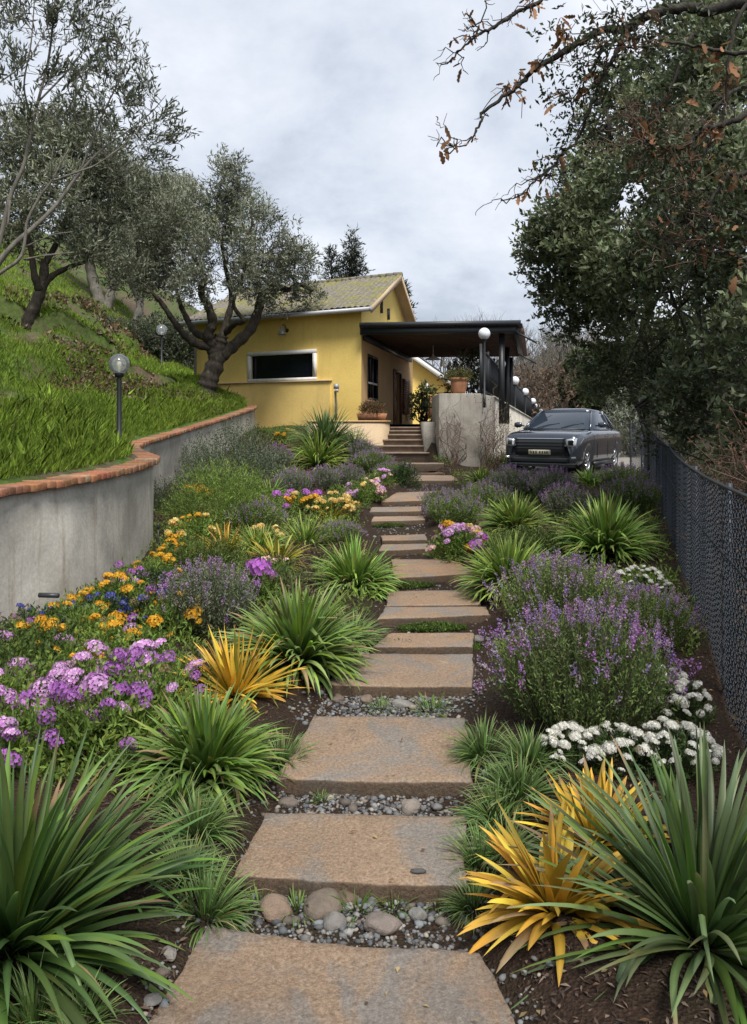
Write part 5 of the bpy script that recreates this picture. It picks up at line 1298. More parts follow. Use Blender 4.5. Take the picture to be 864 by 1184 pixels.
strap('small bright green clump in front of the car bonnet, beside the upper path',557,558,.52,.045,110,15,(LG1,LG2),el=(86,14),droop=(10,55))
strap('small bright green clump below the front wheel of the car',682,560,.58,.045,120,16,((.10,.2,.02),(.19,.28,.05)),el=(86,12),droop=(10,55))
# golden ones
strap('golden yellow spiky plant in front of the large round strap-leaved clump on the left',272,800,.50,.032,150,17,(YE1,YE2),el=(86,6),droop=(0,38),alt=((.20,.20,.03),.14),name='golden_spiky_plant',wild=12)
strap('smaller golden and green spiky plant in the middle of the left bed',262,642,.52,.03,75,18,((.13,.18,.02),(.50,.28,.03)),el=(87,14),droop=(0,40),name='golden_spiky_plant')
strap('golden yellow spiky plant whose leaves lean over the slab beside the lower right giant',640,1045,.42,.046,110,19,(YE1,(.62,.38,.06)),el=(84,0),droop=(4,50),alt=((.26,.22,.03),.12),name='golden_spiky_plant',wild=13,rz=.7)
strap('upright golden yellow spiky plant behind the lower right giant, below the white flowers',692,968,.38,.046,95,20,(YE1,(.60,.36,.05)),el=(87,15),droop=(0,40),name='golden_spiky_plant',wild=12,alt=((.30,.24,.03),.12))
strap('small orange and green spiky plant near the left rim of the upper path',385,602,.40,.03,50,21,((.16,.19,.02),(.46,.26,.03)),el=(86,16),droop=(5,50),name='golden_spiky_plant')

# ------------------------------------------------------------------ grassy tufts (border grass)
TUFT=[strap_mesh(40+i,330,.25,.0085,(.055,.115,.024),(.155,.225,.075),el=(88,0),droop=(15,85),seg=5,lenvar=.5,wild=14,core=.07) for i in range(3)]
def tuft(px,py,s,label,i=0,group=None):
    q=on_ground(px,py); q.z-=.015
    o=plant('border_grass',label,'grass tuft',q,[('',TUFT[i%3],M['leaf'])],group,rz=i*1.7,s=s); return o
for a in [(326,882,1.0,'dark grass tuft against the left end of the third slab'),(228,960,1.0,'dark grass tuft behind the lower tuft at the left edge of the gravel'),(238,1058,1.0,'dark grass tuft beside the big river stones on the left'),(208,932,.9,'dark grass tuft under the round strap-leaved clump, lower left'),(215,1010,.85,'dark grass tuft tucked behind the leaf tips of the lower left giant'),
  (408,738,1.35,'bushy grass tuft between the large clump and the narrow slab on the left'),(560,872,1.05,'uppermost grass tuft along the right edge, under the big purple lavender'),(600,918,1.1,'grass tuft right of the third slab, before the white flowers'),(575,948,1.0,'grass tuft at the right front corner of the third slab'),(556,1000,.9,'grass tuft at the right edge beside the second slab'),(548,1048,.7,'lowest grass tuft on the right, between golden plant and gravel gap'),(612,880,1.0,'grass tuft below the lavender, left of the white flower heads'),(586,985,.8,'grass tuft half hidden by the golden leaves at right'),(40,1178,.9,'grass tuft at the very bottom left under the giant leaves'),(92,1186,.7,'low grass tuft beside the mulch at the bottom left')]:
    tuft(*a[:3],a[3],i=hash(a[0])%7)

# ------------------------------------------------------------------ lavender / sage bushes
def lavender_mesh(seed,n,Rd,H_,leafc,flc,flower=.5,spike=.10,leafL=.028,nl=16,flsz=.011,dead=.15):
    rng=np.random.default_rng(seed); i=np.arange(n); r=np.sqrt((i+.5)/n); az=i*2.39996+rng.normal(0,.3,n)
    el=np.radians(88-62*r**1.4+rng.normal(0,7,n)); reach=1.0-.12*rng.random(n)
    tip=np.stack([np.cos(az)*np.cos(el)*Rd*1.02,np.sin(az)*np.cos(el)*Rd*1.02,.02+np.sin(el)**.8*H_],1)*reach[:,None]
    st=np.stack([np.cos(az)*r*Rd*.45,np.sin(az)*r*Rd*.45,np.zeros(n)],1); v=tip-st; L=np.linalg.norm(v,axis=1); d=unit(v+np.array([0,0,.15]))
    fb=Buf()
    t=np.clip(.5+.6*vnoise(st,4.,seed)+rng.normal(0,.2,n),0,1)[:,None]; col=np.array(leafc[0])*(1-t)+np.array(leafc[1])*t
    V,T,C=sprig_leaves(rng,st+v*.15,d,L*.80,nl,leafL,leafL*.32,col,.72,.4); fb.add(V,None,T,C)
    # stalks as slim folded blades
    sc=np.array([.10,.10,.06])*rng.uniform(.6,1.4,(n,1)); V,T,C=diamonds(st,d,rnd_dir(rng,n),L*1.05,np.full(n,.0065),sc,.3); fb.add(V,None,T,C)
    leaf=fb.mesh('foliage')
    k=rng.random(n)<flower; tp=tip[k]; dd=d[k]; m=len(tp); nb=22; s=rng.random((m,nb))
    sl=spike*rng.uniform(.5,1.3,m)
    pos=tp[:,None]+dd[:,None]*((s-.35)*sl[:,None])[...,None]; e=rnd_dir(rng,m*nb).reshape(m,nb,3); pos=pos+e*.005*(1.6-s)[...,None]
    e2=unit(e+dd[:,None]*.6); fc=np.array(flc)[rng.integers(0,len(flc),m)]; fc=np.repeat(fc,nb,0)*rng.uniform(.65,1.35,(m*nb,1))
    V,T,C=diamonds(pos.reshape(-1,3),e2.reshape(-1,3),rnd_dir(rng,m*nb),np.full(m*nb,flsz)*rng.uniform(.7,1.3,m*nb),np.full(m*nb,flsz*.7),np.clip(fc,.01,.9)); pb=Buf(); pb.add(V,None,T,C)
    return leaf,pb.mesh('flower_spikes')
PUR=[(.30,.16,.37),(.36,.17,.41),(.25,.15,.36),(.42,.19,.44),(.28,.20,.38),(.44,.22,.47)]
MAU=[(.33,.24,.36),(.27,.20,.31),(.38,.27,.36),(.27,.20,.22)]
LAVG=((.075,.13,.028),(.17,.225,.07)); LAVY=((.10,.165,.032),(.20,.27,.075)); LAVB=((.11,.14,.075),(.22,.255,.155))
def lav(label,px,py,meshes,s=1,rz=0,name='lavender_bush',group=None):
    q=on_ground(px,py); q.z-=.02
    return plant(name,label,'lavender',q,[('foliage',meshes[0],M['leafsoft']),('flower_spikes',meshes[1],M['petal'],'stuff')],group,rz,s)
BIG=lavender_mesh(201,1000,.68,.66,LAVG,PUR+MAU,.24,.10,.030,18,.014)
lav('largest purple-flowering lavender bush, spilling toward the path on the right',672,832,BIG,1.0)
BIG2=lavender_mesh(202,760,.66,.62,LAVY,PUR+MAU*2,.22,.10,.030,16,.014)
lav('lavender bush just behind the largest one, with paler flower spikes',650,735,BIG2,1.05,1.0)
lav('purple lavender bush between the white flowers and the fence',745,745,BIG2,.75,2.2)
MIDL=lavender_mesh(203,480,.55,.62,LAVB,MAU*3+PUR[:2],.30,.10,.038,15,.016)
MIDL2=lavender_mesh(204,420,.6,.45,LAVY,MAU,.28,.08,.04,15,.016)
lav('grey-green lavender with mauve spikes at the left, behind the golden spiky plant',243,728,MIDL,.95)
for a in [(525,605,MIDL2,1.0,'grey-green lavender cushion on the right rim of the path above the pink flowers'),(560,590,MIDL2,1.1,'lavender behind the cushion on the right rim of the upper path'),(512,590,MIDL2,.8,'small lavender tuft at the inner bend of the upper path'),(640,580,MIDL,1.0,'mauve lavender between the two bright clumps before the car'),(655,600,MIDL,.9,'mauve lavender left of the large clump near the fence'),(620,572,MIDL2,1.1,'low lavender under the front bumper of the car'),(590,575,MIDL,1.0,'low mauve lavender right of the small clump by the upper path'),(730,590,MIDL2,1.2,'green lavender against the far end of the fence'),(720,565,MIDL2,1.2,'low green bush behind the far lavender at the fence end'),
  (340,574,MIDL,.9,'mauve lavender in the middle of the left bed, above the pink tufts'),(376,566,MIDL,.85,'mauve lavender right of the middle one in the left bed'),(404,562,MIDL,.8,'mauve lavender below the bright clump near the house'),(432,545,MIDL2,1.2,'lavender at the left rim of the uppermost slabs'),(455,556,MIDL2,1.0,'lavender overhanging the left end of the upper slabs'),(418,535,MIDL,1.0,'mauve lavender at the foot of the planter wall'),(318,545,MIDL,1.1,'reddish mauve lavender in front of the grey shrub'),(392,630,MIDL2,.7,'small green lavender behind the path-bend clump'),(296,612,MIDL2,.9,'green lavender behind the yellow-green sparse clump')]:
    lav(a[4],a[0],a[1],a[2],a[3],a[0]*.7)

# ------------------------------------------------------------------ flowering clumps
def mound_mesh(seed,n,Rd,H_,L,wr,c0,c1):
    rng=np.random.default_rng(seed); u=rnd_dir(rng,n); u[:,2]=np.abs(u[:,2]); q=.35+.65*rng.random(n)**.5; p=u*np.array([Rd,Rd,H_])*q[:,None]
    p*= (1+.18*vnoise(u,2.2,seed))[:,None]
    d=unit(u*.7+rnd_dir(rng,n)*.5+np.array([0,0,.35])); t=np.clip(.45+.6*vnoise(p,5,seed)+rng.normal(0,.2,n),0,1)[:,None]; col=np.array(c0)*(1-t)+np.array(c1)*t
    b=Buf(); V,T,C=sprig_leaves(rng,p-d*.05,d,np.full(n,.10*Rd/.3+.03),7,L,L*wr,col,.7,.35); b.add(V,None,T,C); return b.mesh('foliage')
def head_mesh(seed,Rd,n,pet,cols,flat=.6,pn=5):
    """a domed head of small petalled florets"""
    rng=np.random.default_rng(seed); i=np.arange(n); z=1-(i+.5)/n*1.05; a=i*2.39996; rr=np.sqrt(np.clip(1-z*z,0,1)); c=np.stack([rr*np.cos(a),rr*np.sin(a),z*flat],1)*Rd*(1+rng.normal(0,.07,(n,1)))
    nrm=unit(np.stack([rr*np.cos(a),rr*np.sin(a),z/flat*.6],1)+rng.normal(0,.2,(n,3))); t1=unit(np.cross(nrm,rnd_dir(rng,n))); t2=np.cross(nrm,t1); b=Buf()
    fc=np.array(cols)[rng.integers(0,len(cols),n)]*rng.uniform(.75,1.25,(n,1))
    for k in range(pn):
        g_=k/pn*2*math.pi; d=t1*math.cos(g_)+t2*math.sin(g_); V,T,C=diamonds(c,unit(d+nrm*.25),nrm,np.full(n,pet)*rng.uniform(.8,1.2,n),np.full(n,pet*.8),np.clip(fc,.01,.9),.1); b.add(V,None,T,C)
    st=np.repeat(np.array([[0,0,-Rd*1.6]]),max(5,n//5),0); tp=c[::5][:len(st)]; m=min(len(st),len(tp)); V,T,C=diamonds(st[:m],tp[:m]-st[:m],rnd_dir(rng,m),np.linalg.norm(tp[:m]-st[:m],axis=1),np.full(m,.006),np.tile([.06,.09,.03],(m,1)),.2); b.add(V,None,T,C)
    return b.mesh('flower_head')
PINK=[(.60,.33,.60),(.66,.40,.65),(.55,.26,.55),(.72,.48,.69)]; PURP=[(.36,.13,.42),(.42,.17,.47),(.31,.11,.37)]; YEL=[(.66,.36,.03),(.72,.43,.05),(.58,.28,.02)]; WHT=[(.72,.72,.66),(.78,.76,.70),(.64,.62,.55)]; BLU=[(.06,.07,.26),(.09,.10,.33)]; CRE=[(.70,.52,.16),(.74,.60,.28),(.66,.42,.10)]; PCH=[(.70,.46,.40),(.74,.58,.52),(.60,.32,.36)]
HEADS={'pink':[head_mesh(1,.062,60,.013,PINK),head_mesh(2,.048,45,.013,PINK)],'purple':[head_mesh(3,.045,34,.013,PURP,.9),head_mesh(4,.035,26,.012,PURP,.9)],'yellow':[head_mesh(5,.045,34,.014,YEL,.55),head_mesh(6,.032,24,.013,YEL,.6)],
 'white':[head_mesh(7,.048,80,.014,WHT,.6),head_mesh(8,.034,55,.013,WHT,.7)],'blue':[head_mesh(9,.034,30,.011,BLU,.8)],'cream':[head_mesh(10,.055,26,.022,CRE,.6),head_mesh(11,.045,20,.021,CRE,.6)],'peach':[head_mesh(12,.055,26,.022,PCH,.6)],'bigpink':[head_mesh(13,.06,28,.022,PINK,.6)],'bigyellow':[head_mesh(14,.06,28,.024,YEL,.6)],'bigpurple':[head_mesh(15,.07,30,.024,[(.46,.16,.52),(.40,.12,.46)],.9)]}
SPENT=head_mesh(19,.04,30,.010,[(.20,.15,.07),(.14,.13,.05),(.26,.19,.11)],.9)
MOUND=[mound_mesh(60+i,300,.30,.26,.042,.38,(.085,.15,.024),(.22,.30,.06)) for i in range(3)]
MOUNDD=[mound_mesh(70+i,300,.30,.26,.040,.40,(.03,.06,.016),(.095,.145,.04)) for i in range(2)]
def flowers(name,label,px,py,s,kinds,nh,seed,mound=None,hs=1.0,cover=1.0,group=None,lift=.02,spread=1.0,flat=1.0):
    rng=np.random.default_rng(seed); q=on_ground(px,py); q.z-=.02; t=thing(name,label,'flower',q,rng.uniform(0,6),group)
    f=link('foliage',mound or MOUND[seed%3],M['leafsoft'],t); f.scale=(s,s,s*flat)
    for k in range(nh):
        u=rnd_dir(rng,1)[0]; u[2]=abs(u[2])*.8+.25; u=u/np.linalg.norm(u); kd=kinds[rng.integers(0,len(kinds))]; hm=HEADS[kd][rng.integers(0,len(HEADS[kd]))]
        hs_=hs*1.05*rng.choice([.8,1,1.1,1.25])
        if rng.random()<.05: hm=SPENT; hs_*=.8
        c=u*np.array([.30*spread,.30*spread,.28*flat])*s*(1+.12*rng.random())*cover; c[2]+=lift+.03*rng.random()
        h=link('flower_head',hm,M['petal'],t); h.location=c; h.rotation_euler=(u[1]*-.6+rng.normal(0,.15),u[0]*.6+rng.normal(0,.15),rng.uniform(0,6)); h.scale=(hs_*(.55 if kd=='white' else 1)*rng.uniform(.75,1.2),)*3
    return t
# the near left drift: pink, purple, golden and blue
for a in [('phlox','pink-headed phlox at the far left edge, behind the lower left giant',18,835,1.15,['pink'],20,1,.0),('phlox','pink phlox with several round heads just right of the far left one',62,835,1.1,['pink'],18,2,0),('phlox','phlox with dark purple heads under the pink ones at far left',40,880,1.1,['purple','pink'],18,3,0),
  ('phlox','phlox with pale pink heads left of the purple mass',108,822,1.1,['pink','pink','purple'],15,4,0),('phlox','phlox covered in a mass of purple heads behind the round clump, lower left',160,838,1.25,['purple','purple','pink'],30,5,0),('phlox','phlox with one big pale pink dome above the purple mass',150,775,1.0,['pink'],6,6,0),('phlox','dark-leaved phlox with small purple heads beside the lower left giant',112,880,1.2,['purple'],9,7,0),
  ('golden_flowers','golden flower clump in front of the wall at the far left',30,775,1.1,['yellow','yellow','pink'],14,8,0),('golden_flowers','golden flower clump between the blue flowers and the pink phlox',84,748,1.15,['yellow'],13,9,0),('golden_flowers','dense golden flower clump highest up in the near left drift',138,712,1.15,['yellow'],22,10,0),('golden_flowers','golden flower clump above the pale pink dome',112,772,1.0,['yellow'],12,11,0),('golden_flowers','golden flower clump right of the blue flowers, near the golden spiky plant',198,735,1.1,['yellow'],15,12,0),('golden_flowers','small golden flower clump low among green leaves left of the pale pink dome',72,800,1.0,['yellow','pink'],8,13,0),
  ('blue_flowers','dark blue flower tuft at the foot of the wall, far left',42,742,.9,['blue','purple'],12,14,1),('blue_flowers','dark blue flower tuft between two golden clumps',112,730,.95,['blue'],12,15,1),('blue_flowers','dark blue flower tuft right of the dense golden clump',172,722,.95,['blue','purple'],14,16,1),('purple_flowers','purple flower tuft just above the right golden clump',176,692,1.0,['purple','pink'],14,17,1),('purple_flowers','pinkish purple flower tuft with a pale dome beside the wall',152,682,.9,['pink','purple'],8,18,0),('golden_flowers','single golden-headed tuft left of the mauve lavender',182,672,.85,['yellow'],8,19,0),('phlox','lone pink phlox beside the golden spiky plant on the left',200,802,.9,['pink'],3,20,0)]:
    flowers(a[0],a[1],a[2],a[3],a[4],a[5],a[6],a[7],MOUNDD[a[7]%2] if a[8] else None)
# middle left bed
for a in [('mixed_flowers','cream yellow flower clump on the left rim of the upper path',388,596,1.25,['cream'],30,31,1.0),('mixed_flowers','pink and yellow flower clump between the cream one and the upper slabs',420,578,1.35,['bigpink','cream','peach'],26,32,1.0),('mixed_flowers','low yellow flower patch left of the cream clump',352,590,1.0,['bigyellow','cream'],14,33,1),('purple_flowers','purple flower tuft at the centre of the left bed',310,596,1.1,['bigpurple'],9,34,1),('purple_flowers','second purple flower tuft right of the bed centre',350,585,1.0,['bigpurple'],8,35,1),('golden_flowers','yellow flower head cluster on the feathery green bush below the curved wall',226,580,1.0,['bigyellow'],12,36,1),
  ('mixed_flowers','ragged yellow and orange flower patch at the foot of the curved wall',226,628,1.2,['yellow','cream'],16,37,1),('mixed_flowers','orange flower patch left of the small golden spiky plant',212,652,1.1,['yellow'],14,38,1),('mixed_flowers','small cream flower tuft beside the sparse yellow-green clump',304,632,.9,['cream'],8,39,1),('mixed_flowers','pink and yellow flower tuft below the planter wall near the stairs',440,560,1.1,['peach','bigpink'],10,40,1),('purple_flowers','purple flower tuft just right of the mauve lavender at left',288,690,.95,['bigpurple','purple'],7,41,1),('golden_flowers','yellow flowers beside the gravel strip under the house wall',332,508,1.1,['bigyellow'],8,42,1),('mixed_flowers','peach dried flower tuft in front of the sparse clump',318,668,.7,['peach'],6,43,1)]:
    flowers(a[0],a[1],a[2],a[3],a[4],a[5],a[6],a[7])
# right bed
for a in [('mixed_flowers','round clump of pink, purple and yellow flowers on the right rim of the path',530,644,1.25,['bigpink','cream','peach','bigpurple','bigyellow'],40,51,0),('white_flowers','low white flower cushion between large clump and fence',742,688,.9,['white'],60,52,0),('white_flowers','broad white flower cushion near the fence, lower right',782,886,.66,['white'],64,53,1),('white_flowers','white flower cushion left of the broad one, above the upright golden plant',714,884,.62,['white'],44,54,1),('white_flowers','small white flower tuft nearest the path on the right',660,880,.5,['white'],36,55,1),('white_flowers','white flower tuft beside the rock under the fence',772,826,.85,['white'],50,56,1),('mixed_flowers','peach and white flower tuft under the car bumper',602,562,1.1,['peach','white','cream'],16,57,0),('mixed_flowers','peach flower tuft left of the car front wheel',640,566,1.0,['peach'],8,58,0)]:
    flowers(a[0],a[1],a[2],a[3],a[4],a[5],a[6],a[7],MOUNDD[a[7]%2] if a[8] else None)

# ------------------------------------------------------------------ leafy shrubs of the left bed
def leafy(label,px,py,Rd,H_,seed,L,wr,c0,c1,n=700,name='leafy_shrub'):
    q=on_ground(px,py); q.z-=.03; me=mound_mesh(seed,n,Rd,H_,L,wr,c0,c1); return plant(name,label,'shrub',q,[('',me,M['leafsoft'])],None,0)
leafy('large grey-green small-leaved shrub in front of the end of the curved wall',270,566,1.05,1.25,401,.055,.4,(.06,.08,.045),(.19,.22,.14),1700)
leafy('grey shrub against the curved wall, left of the large one',226,556,.7,.9,402,.045,.4,(.065,.08,.05),(.19,.22,.14),700)
leafy('feathery light green shrub below the curved wall',256,602,.78,.85,403,.07,.16,(.085,.15,.025),(.24,.32,.065),1300)
leafy('low green shrub in front of the feathery one',284,606,.5,.45,404,.05,.2,(.08,.14,.025),(.20,.28,.055),500)
leafy('grey weedy shrub in the nook behind the wall bulge',190,592,.5,.5,405,.05,.3,(.04,.055,.03),(.11,.13,.07),500)
leafy('low green herb cushion left of the small golden spiky plant',232,660,.5,.3,406,.045,.35,(.05,.085,.016),(.14,.18,.04),500)
leafy('low green herb cushion right of the path under the strap clumps',620,640,.5,.28,407,.045,.35,(.05,.085,.018),(.12,.16,.04),500)
leafy('green shrub between the car and the concrete block',540,536,.7,.4,408,.06,.4,(.045,.085,.018),(.13,.18,.04),600)
leafy('green shrub right of the leafless climbers by the block',590,543,.6,.42,409,.06,.4,(.045,.08,.018),(.13,.18,.04),500)
leafy('upright dark green herb beside the top slabs on the left',468,562,.35,.55,410,.05,.35,(.02,.045,.014),(.07,.11,.03),400)
leafy('low feathery green cushion between lavender and path on the left',300,680,.45,.25,411,.04,.3,(.05,.085,.02),(.12,.16,.045),400)
leafy('low green herb cushion at the left of the near drift, against the wall',30,800,.5,.4,412,.04,.4,(.035,.065,.014),(.11,.16,.035),500)

# ------------------------------------------------------------------ ground cover, weeds, gravel, stones, mulch
def ground_cover():
    rng=np.random.default_rng(77); n=17000; y=rng.uniform(5.8,24.5,n); xl=np.interp(y,HL[:len(WLINE),1],HL[:len(WLINE),0]); xl=np.interp(y,WP[:,1],WP[:,0]); xr=np.where(y<20,np.interp(y,[2.7,4.3,8.9,19.4,22],[1.6,2.06,3.5,6.75,7.1]),2.2)
    x=xl+.1+(xr-xl-.15)*rng.random(n); px=np.abs(x-path_x(y)); keep=(px>.62)&(hill_d(x,y)[0]<-.05)
    keep&=~((y>22)&(x>1.2))&~((y>22.5)&(x>-.1))&~((y>20.5)&(x>2.9))
    p0=np.stack([x,y,np.zeros(n)],1); keep&=(vnoise(p0,.8,3)+.5*vnoise(p0,2.4,9))>-.34
    x=x[keep];y=y[keep]; p=np.stack([x,y,ground_z(x,y)-.02],1); m=len(p)
    d=unit(rnd_dir(rng,m)*.7+np.array([0,0,.8])); t=np.clip(.5+.9*vnoise(p,1.3),0,1)[:,None]; col=np.array([.085,.14,.028])*(1-t)+np.array([.24,.32,.07])*t
    br=(vnoise(p,.9,40)>.25)[:,None]; col=np.where(br,np.array([.13,.095,.06]),col)
    V,T,C=sprig_leaves(rng,p,d,rng.uniform(.08,.24,m),9,.05,.018,col,.75,.4); b=Buf(); b.add(V,None,T,C)
    o=b.obj('ground_cover',M['leafsoft']); tag(o,'low mixed green ground cover filling the beds between the clumps','ground cover',kind='stuff')
ground_cover()
WEED=[strap_mesh(500+i,60,.13,.008,(.05,.11,.015),(.12,.19,.04),el=(85,5),droop=(10,70),seg=4,lenvar=.6,wild=18,core=.06) for i in range(3)]
def mat_mesh(seed,R1,R2):
    rng=np.random.default_rng(seed); n=420; a=rng.uniform(0,6.28,n); r=np.sqrt(rng.random(n)); p=np.stack([np.cos(a)*r*R1,np.sin(a)*r*R2,np.zeros(n)],1); V,T,C=sprig_leaves(rng,p,unit(rnd_dir(rng,n)*.6+np.array([0,0,.8])),np.full(n,.045)*(1.4-r),5,.024,.011,np.array([.075,.125,.022])*rng.uniform(.5,1.5,(n,1)),.8,.3); b=Buf(); b.add(V,None,T,C); return b.mesh('weed_mat')
MATM=[mat_mesh(i,.26,.09) for i in (1,2)]
for i,(px,py,s,k,lab) in enumerate([(344,1052,.95,0,'grass weed between the two largest river stones and the grey pair'),(412,1052,1.0,1,'grass weed sprouting above the river stone at the centre of the lowest gap'),(455,1050,.85,2,'grass weed right of the centre river stone in the lowest gap'),(372,926,.6,0,'tiny weed in the gravel gap below the third slab'),(498,822,1.3,1,'thick grass weed in the gap before the fourth slab, right side'),(440,820,.9,2,'grass weed in the gap before the fourth slab, middle'),(300,1046,.7,1,'thin grass weed at the left end of the lowest gap'),(505,1046,.6,0,'small grass weed at the right end of the lowest gap')]):
    q=on_ground(px,py); plant('grass_weed',lab,'weed',q,[('',WEED[k],M['leaf'])],None,i,s)
for i,(px,py,s,k,lab) in enumerate([(466,751,1.3,0,'bright green weed mat in front of the thin broken stone'),(500,728,1.2,1,'green weed mat under the front of the narrow slab'),(500,697,1.0,0,'green weed mat on the cracked flat stone'),(470,679,1.2,1,'green weed mat under the trapezoid slab'),(468,625,1.1,0,'weed mat beside the low sunken pale stone'),(450,609,1.1,1,'weed mat below the slab in the left bend'),(452,592,.9,0,'weed mat on top of the flat slab in the bend'),(540,752,.9,1,'weed mat at the right of the gap below the narrow slab')]):
    q=on_ground(px,py); plant('weed_mat',lab,'weed',q,[('',MATM[k],M['leafsoft'])],None,i*.05,s)
def pebble_geo(seed,sub=2,sx=1,sy=1,sz=.6,rough=.16):
    import bmesh
    bm=bmesh.new(); bmesh.ops.create_icosphere(bm,subdivisions=sub,radius=1); off=seed*3.7
    for v in bm.verts: v.co=v.co*(1+rough*mnoise.noise(v.co*.9+Vector((off,0,0)))+.05*mnoise.noise(v.co*2.7+Vector((0,off,0)))); v.co=Vector((v.co.x*sx,v.co.y*sy,v.co.z*sz))
    V=np.array([v.co[:] for v in bm.verts]); T=np.array([[v.index for v in f.verts] for f in bm.faces]); bm.free(); return V,T
def gap_z(x,y): return float(ground_z(x,y))
ST_=[('tan egg-shaped river stone, leftmost in the lowest gap',317,1060,17,1.0,(.27,.19,.135)),('broad brownish river stone in the middle of the lowest gap',373,1052,21,.7,(.21,.165,.125)),('flat grey river stone in front of the broad brown one',387,1068,15,.65,(.22,.205,.185)),('small brown river stone tucked under the second slab front',402,1043,11,.8,(.19,.13,.09)),('rounded pinkish grey river stone nearest the lowest slab, right of centre',441,1075,16,.75,(.26,.215,.185)),('pale grey stone at the right end of the lowest gap',482,1062,11,.7,(.25,.24,.22)),
  ('largest pale river stone in the gap below the third slab',476,936,11,.8,(.30,.25,.21)),('brown river stone in the gap below the third slab, left',333,932,8,.7,(.2,.16,.13)),('grey river stone right of the largest one below the third slab',505,936,7,.7,(.22,.21,.2)),('tan river stone at the left of the gap before the fourth slab',424,812,7,.9,(.27,.2,.15)),('flat pale stone in the gap before the fourth slab',466,816,10,.5,(.30,.28,.25)),('round brown stone beside the left weed before the fourth slab',392,810,7,.8,(.23,.17,.13)),('tan rock among the white flowers under the fence',780,816,20,.75,(.27,.20,.15)),('pale stone at the left edge of the gravel by the lowest slab',196,1106,8,.8,(.27,.25,.22)),('brown stone in the mulch left of the lowest slab',188,1128,9,.7,(.16,.125,.10)),('grey stone lying in the mulch at the bottom left',176,1160,10,.6,(.20,.19,.18)),('pale stone at the path edge below the bend, left',420,760,8,.6,(.28,.25,.21)),('flat stone under the lavender at the right of the broken slab',552,742,9,.6,(.28,.26,.23))]
for i,(lab,px,py,r,fl,c) in enumerate(ST_):
    q=on_ground(px,py); rr=r/F*q.y; V,T=pebble_geo(i,3,rr*(1.15+.25*math.sin(i*2.1)),rr*.95,rr*fl*.85,.42); b=Buf(); b.add(V,None,T,tuple(np.array(c)*.72)); o=b.obj('river_stone',M['cobble'],None,True); o.location=(q.x,q.y,q.z+rr*fl*.45); o.rotation_euler=(0,0,i*.9); tag(o,lab,'stone')
# a dark pebble lying on the second slab
c,z=SLABPOS[1]; q=P(484,1005,3.27); V,T=pebble_geo(40,2,.035,.016,.010); b=Buf(); b.add(V,None,T,(.075,.07,.07)); o=b.obj('river_stone',M['cobble'],None,True); o.location=(q.x,q.y,z+.005); tag(o,'small flat dark pebble lying on top of the second slab','stone')
def gravel():
    rng=np.random.default_rng(88); base=[pebble_geo(60+i,1,1,.8,.6,.55) for i in range(5)]; b=Buf()
    n=15000; y=np.concatenate([rng.uniform(2.3,6.2,n),rng.uniform(6.2,21,2500)]); x=path_x(y)+rng.normal(0,.36,len(y))
    lo=(np.abs(x-path_x(y))<.60+.12*np.sin(y*5)+.08*np.sin(y*13))&((np.abs(x-path_x(y))<.5)|(rng.random(len(x))<.5)); x=x[lo];y=y[lo]
    pal=np.array([(.22,.215,.21),(.15,.155,.16),(.27,.26,.245),(.17,.14,.115),(.10,.105,.11),(.31,.27,.22),(.20,.215,.225)])
    sz=rng.lognormal(-4.75,.42,len(x))*(1+.02*y)
    # no gravel on the treads
    for c,r,s,k,a in zip(np.stack([x,y],1),sz,rng.integers(0,5,len(x)),rng.integers(0,len(pal),len(x)),rng.uniform(0,6.28,len(x))):
        V,T=base[s]; R_=np.array([[math.cos(a),-math.sin(a),0],[math.sin(a),math.cos(a),0],[0,0,1]]); z=gap_z(c[0],c[1]); b.add(V@R_.T*r+np.array([c[0],c[1],z+r*.25]),None,T,pal[k]*rng.uniform(.35,1.0))
    o=b.obj('gravel',M['gravel'],None,True); tag(o,'loose grey and tan gravel between the path slabs','gravel',kind='stuff')
gravel()
def mulch_chips():
    rng=np.random.default_rng(89); n=16000; y=2.0+rng.random(n)**1.5*8; x=rng.uniform(-1,1,n)*(.62*y+.2); x=x+0
    keep=(np.abs(x-path_x(y))>.50)&(hill_d(x,y)[0]<-.03)&(x<np.interp(y,[2.7,4.3,8.9,19.4],[1.9,2.3,3.7,6.9])); x=x[keep];y=y[keep]; m=len(x)
    p=np.stack([x,y,ground_z(x,y)+.004],1); d=rnd_dir(rng,m); d[:,2]*=.35; nr=rnd_dir(rng,m)*.5+np.array([0,0,1]); C=np.array([(.075,.045,.030),(.11,.072,.048),(.04,.026,.02),(.15,.11,.08),(.06,.04,.03)])[rng.integers(0,5,m)]*rng.uniform(.6,1.4,(m,1))
    V,T,C=diamonds(p,d,nr,rng.uniform(.012,.045,m),rng.uniform(.005,.014,m),C,.3); b=Buf(); b.add(V,None,T,C); o=b.obj('mulch_chips',M['chip']); tag(o,'dark brown bark mulch scattered over the beds','mulch',kind='stuff')
mulch_chips()

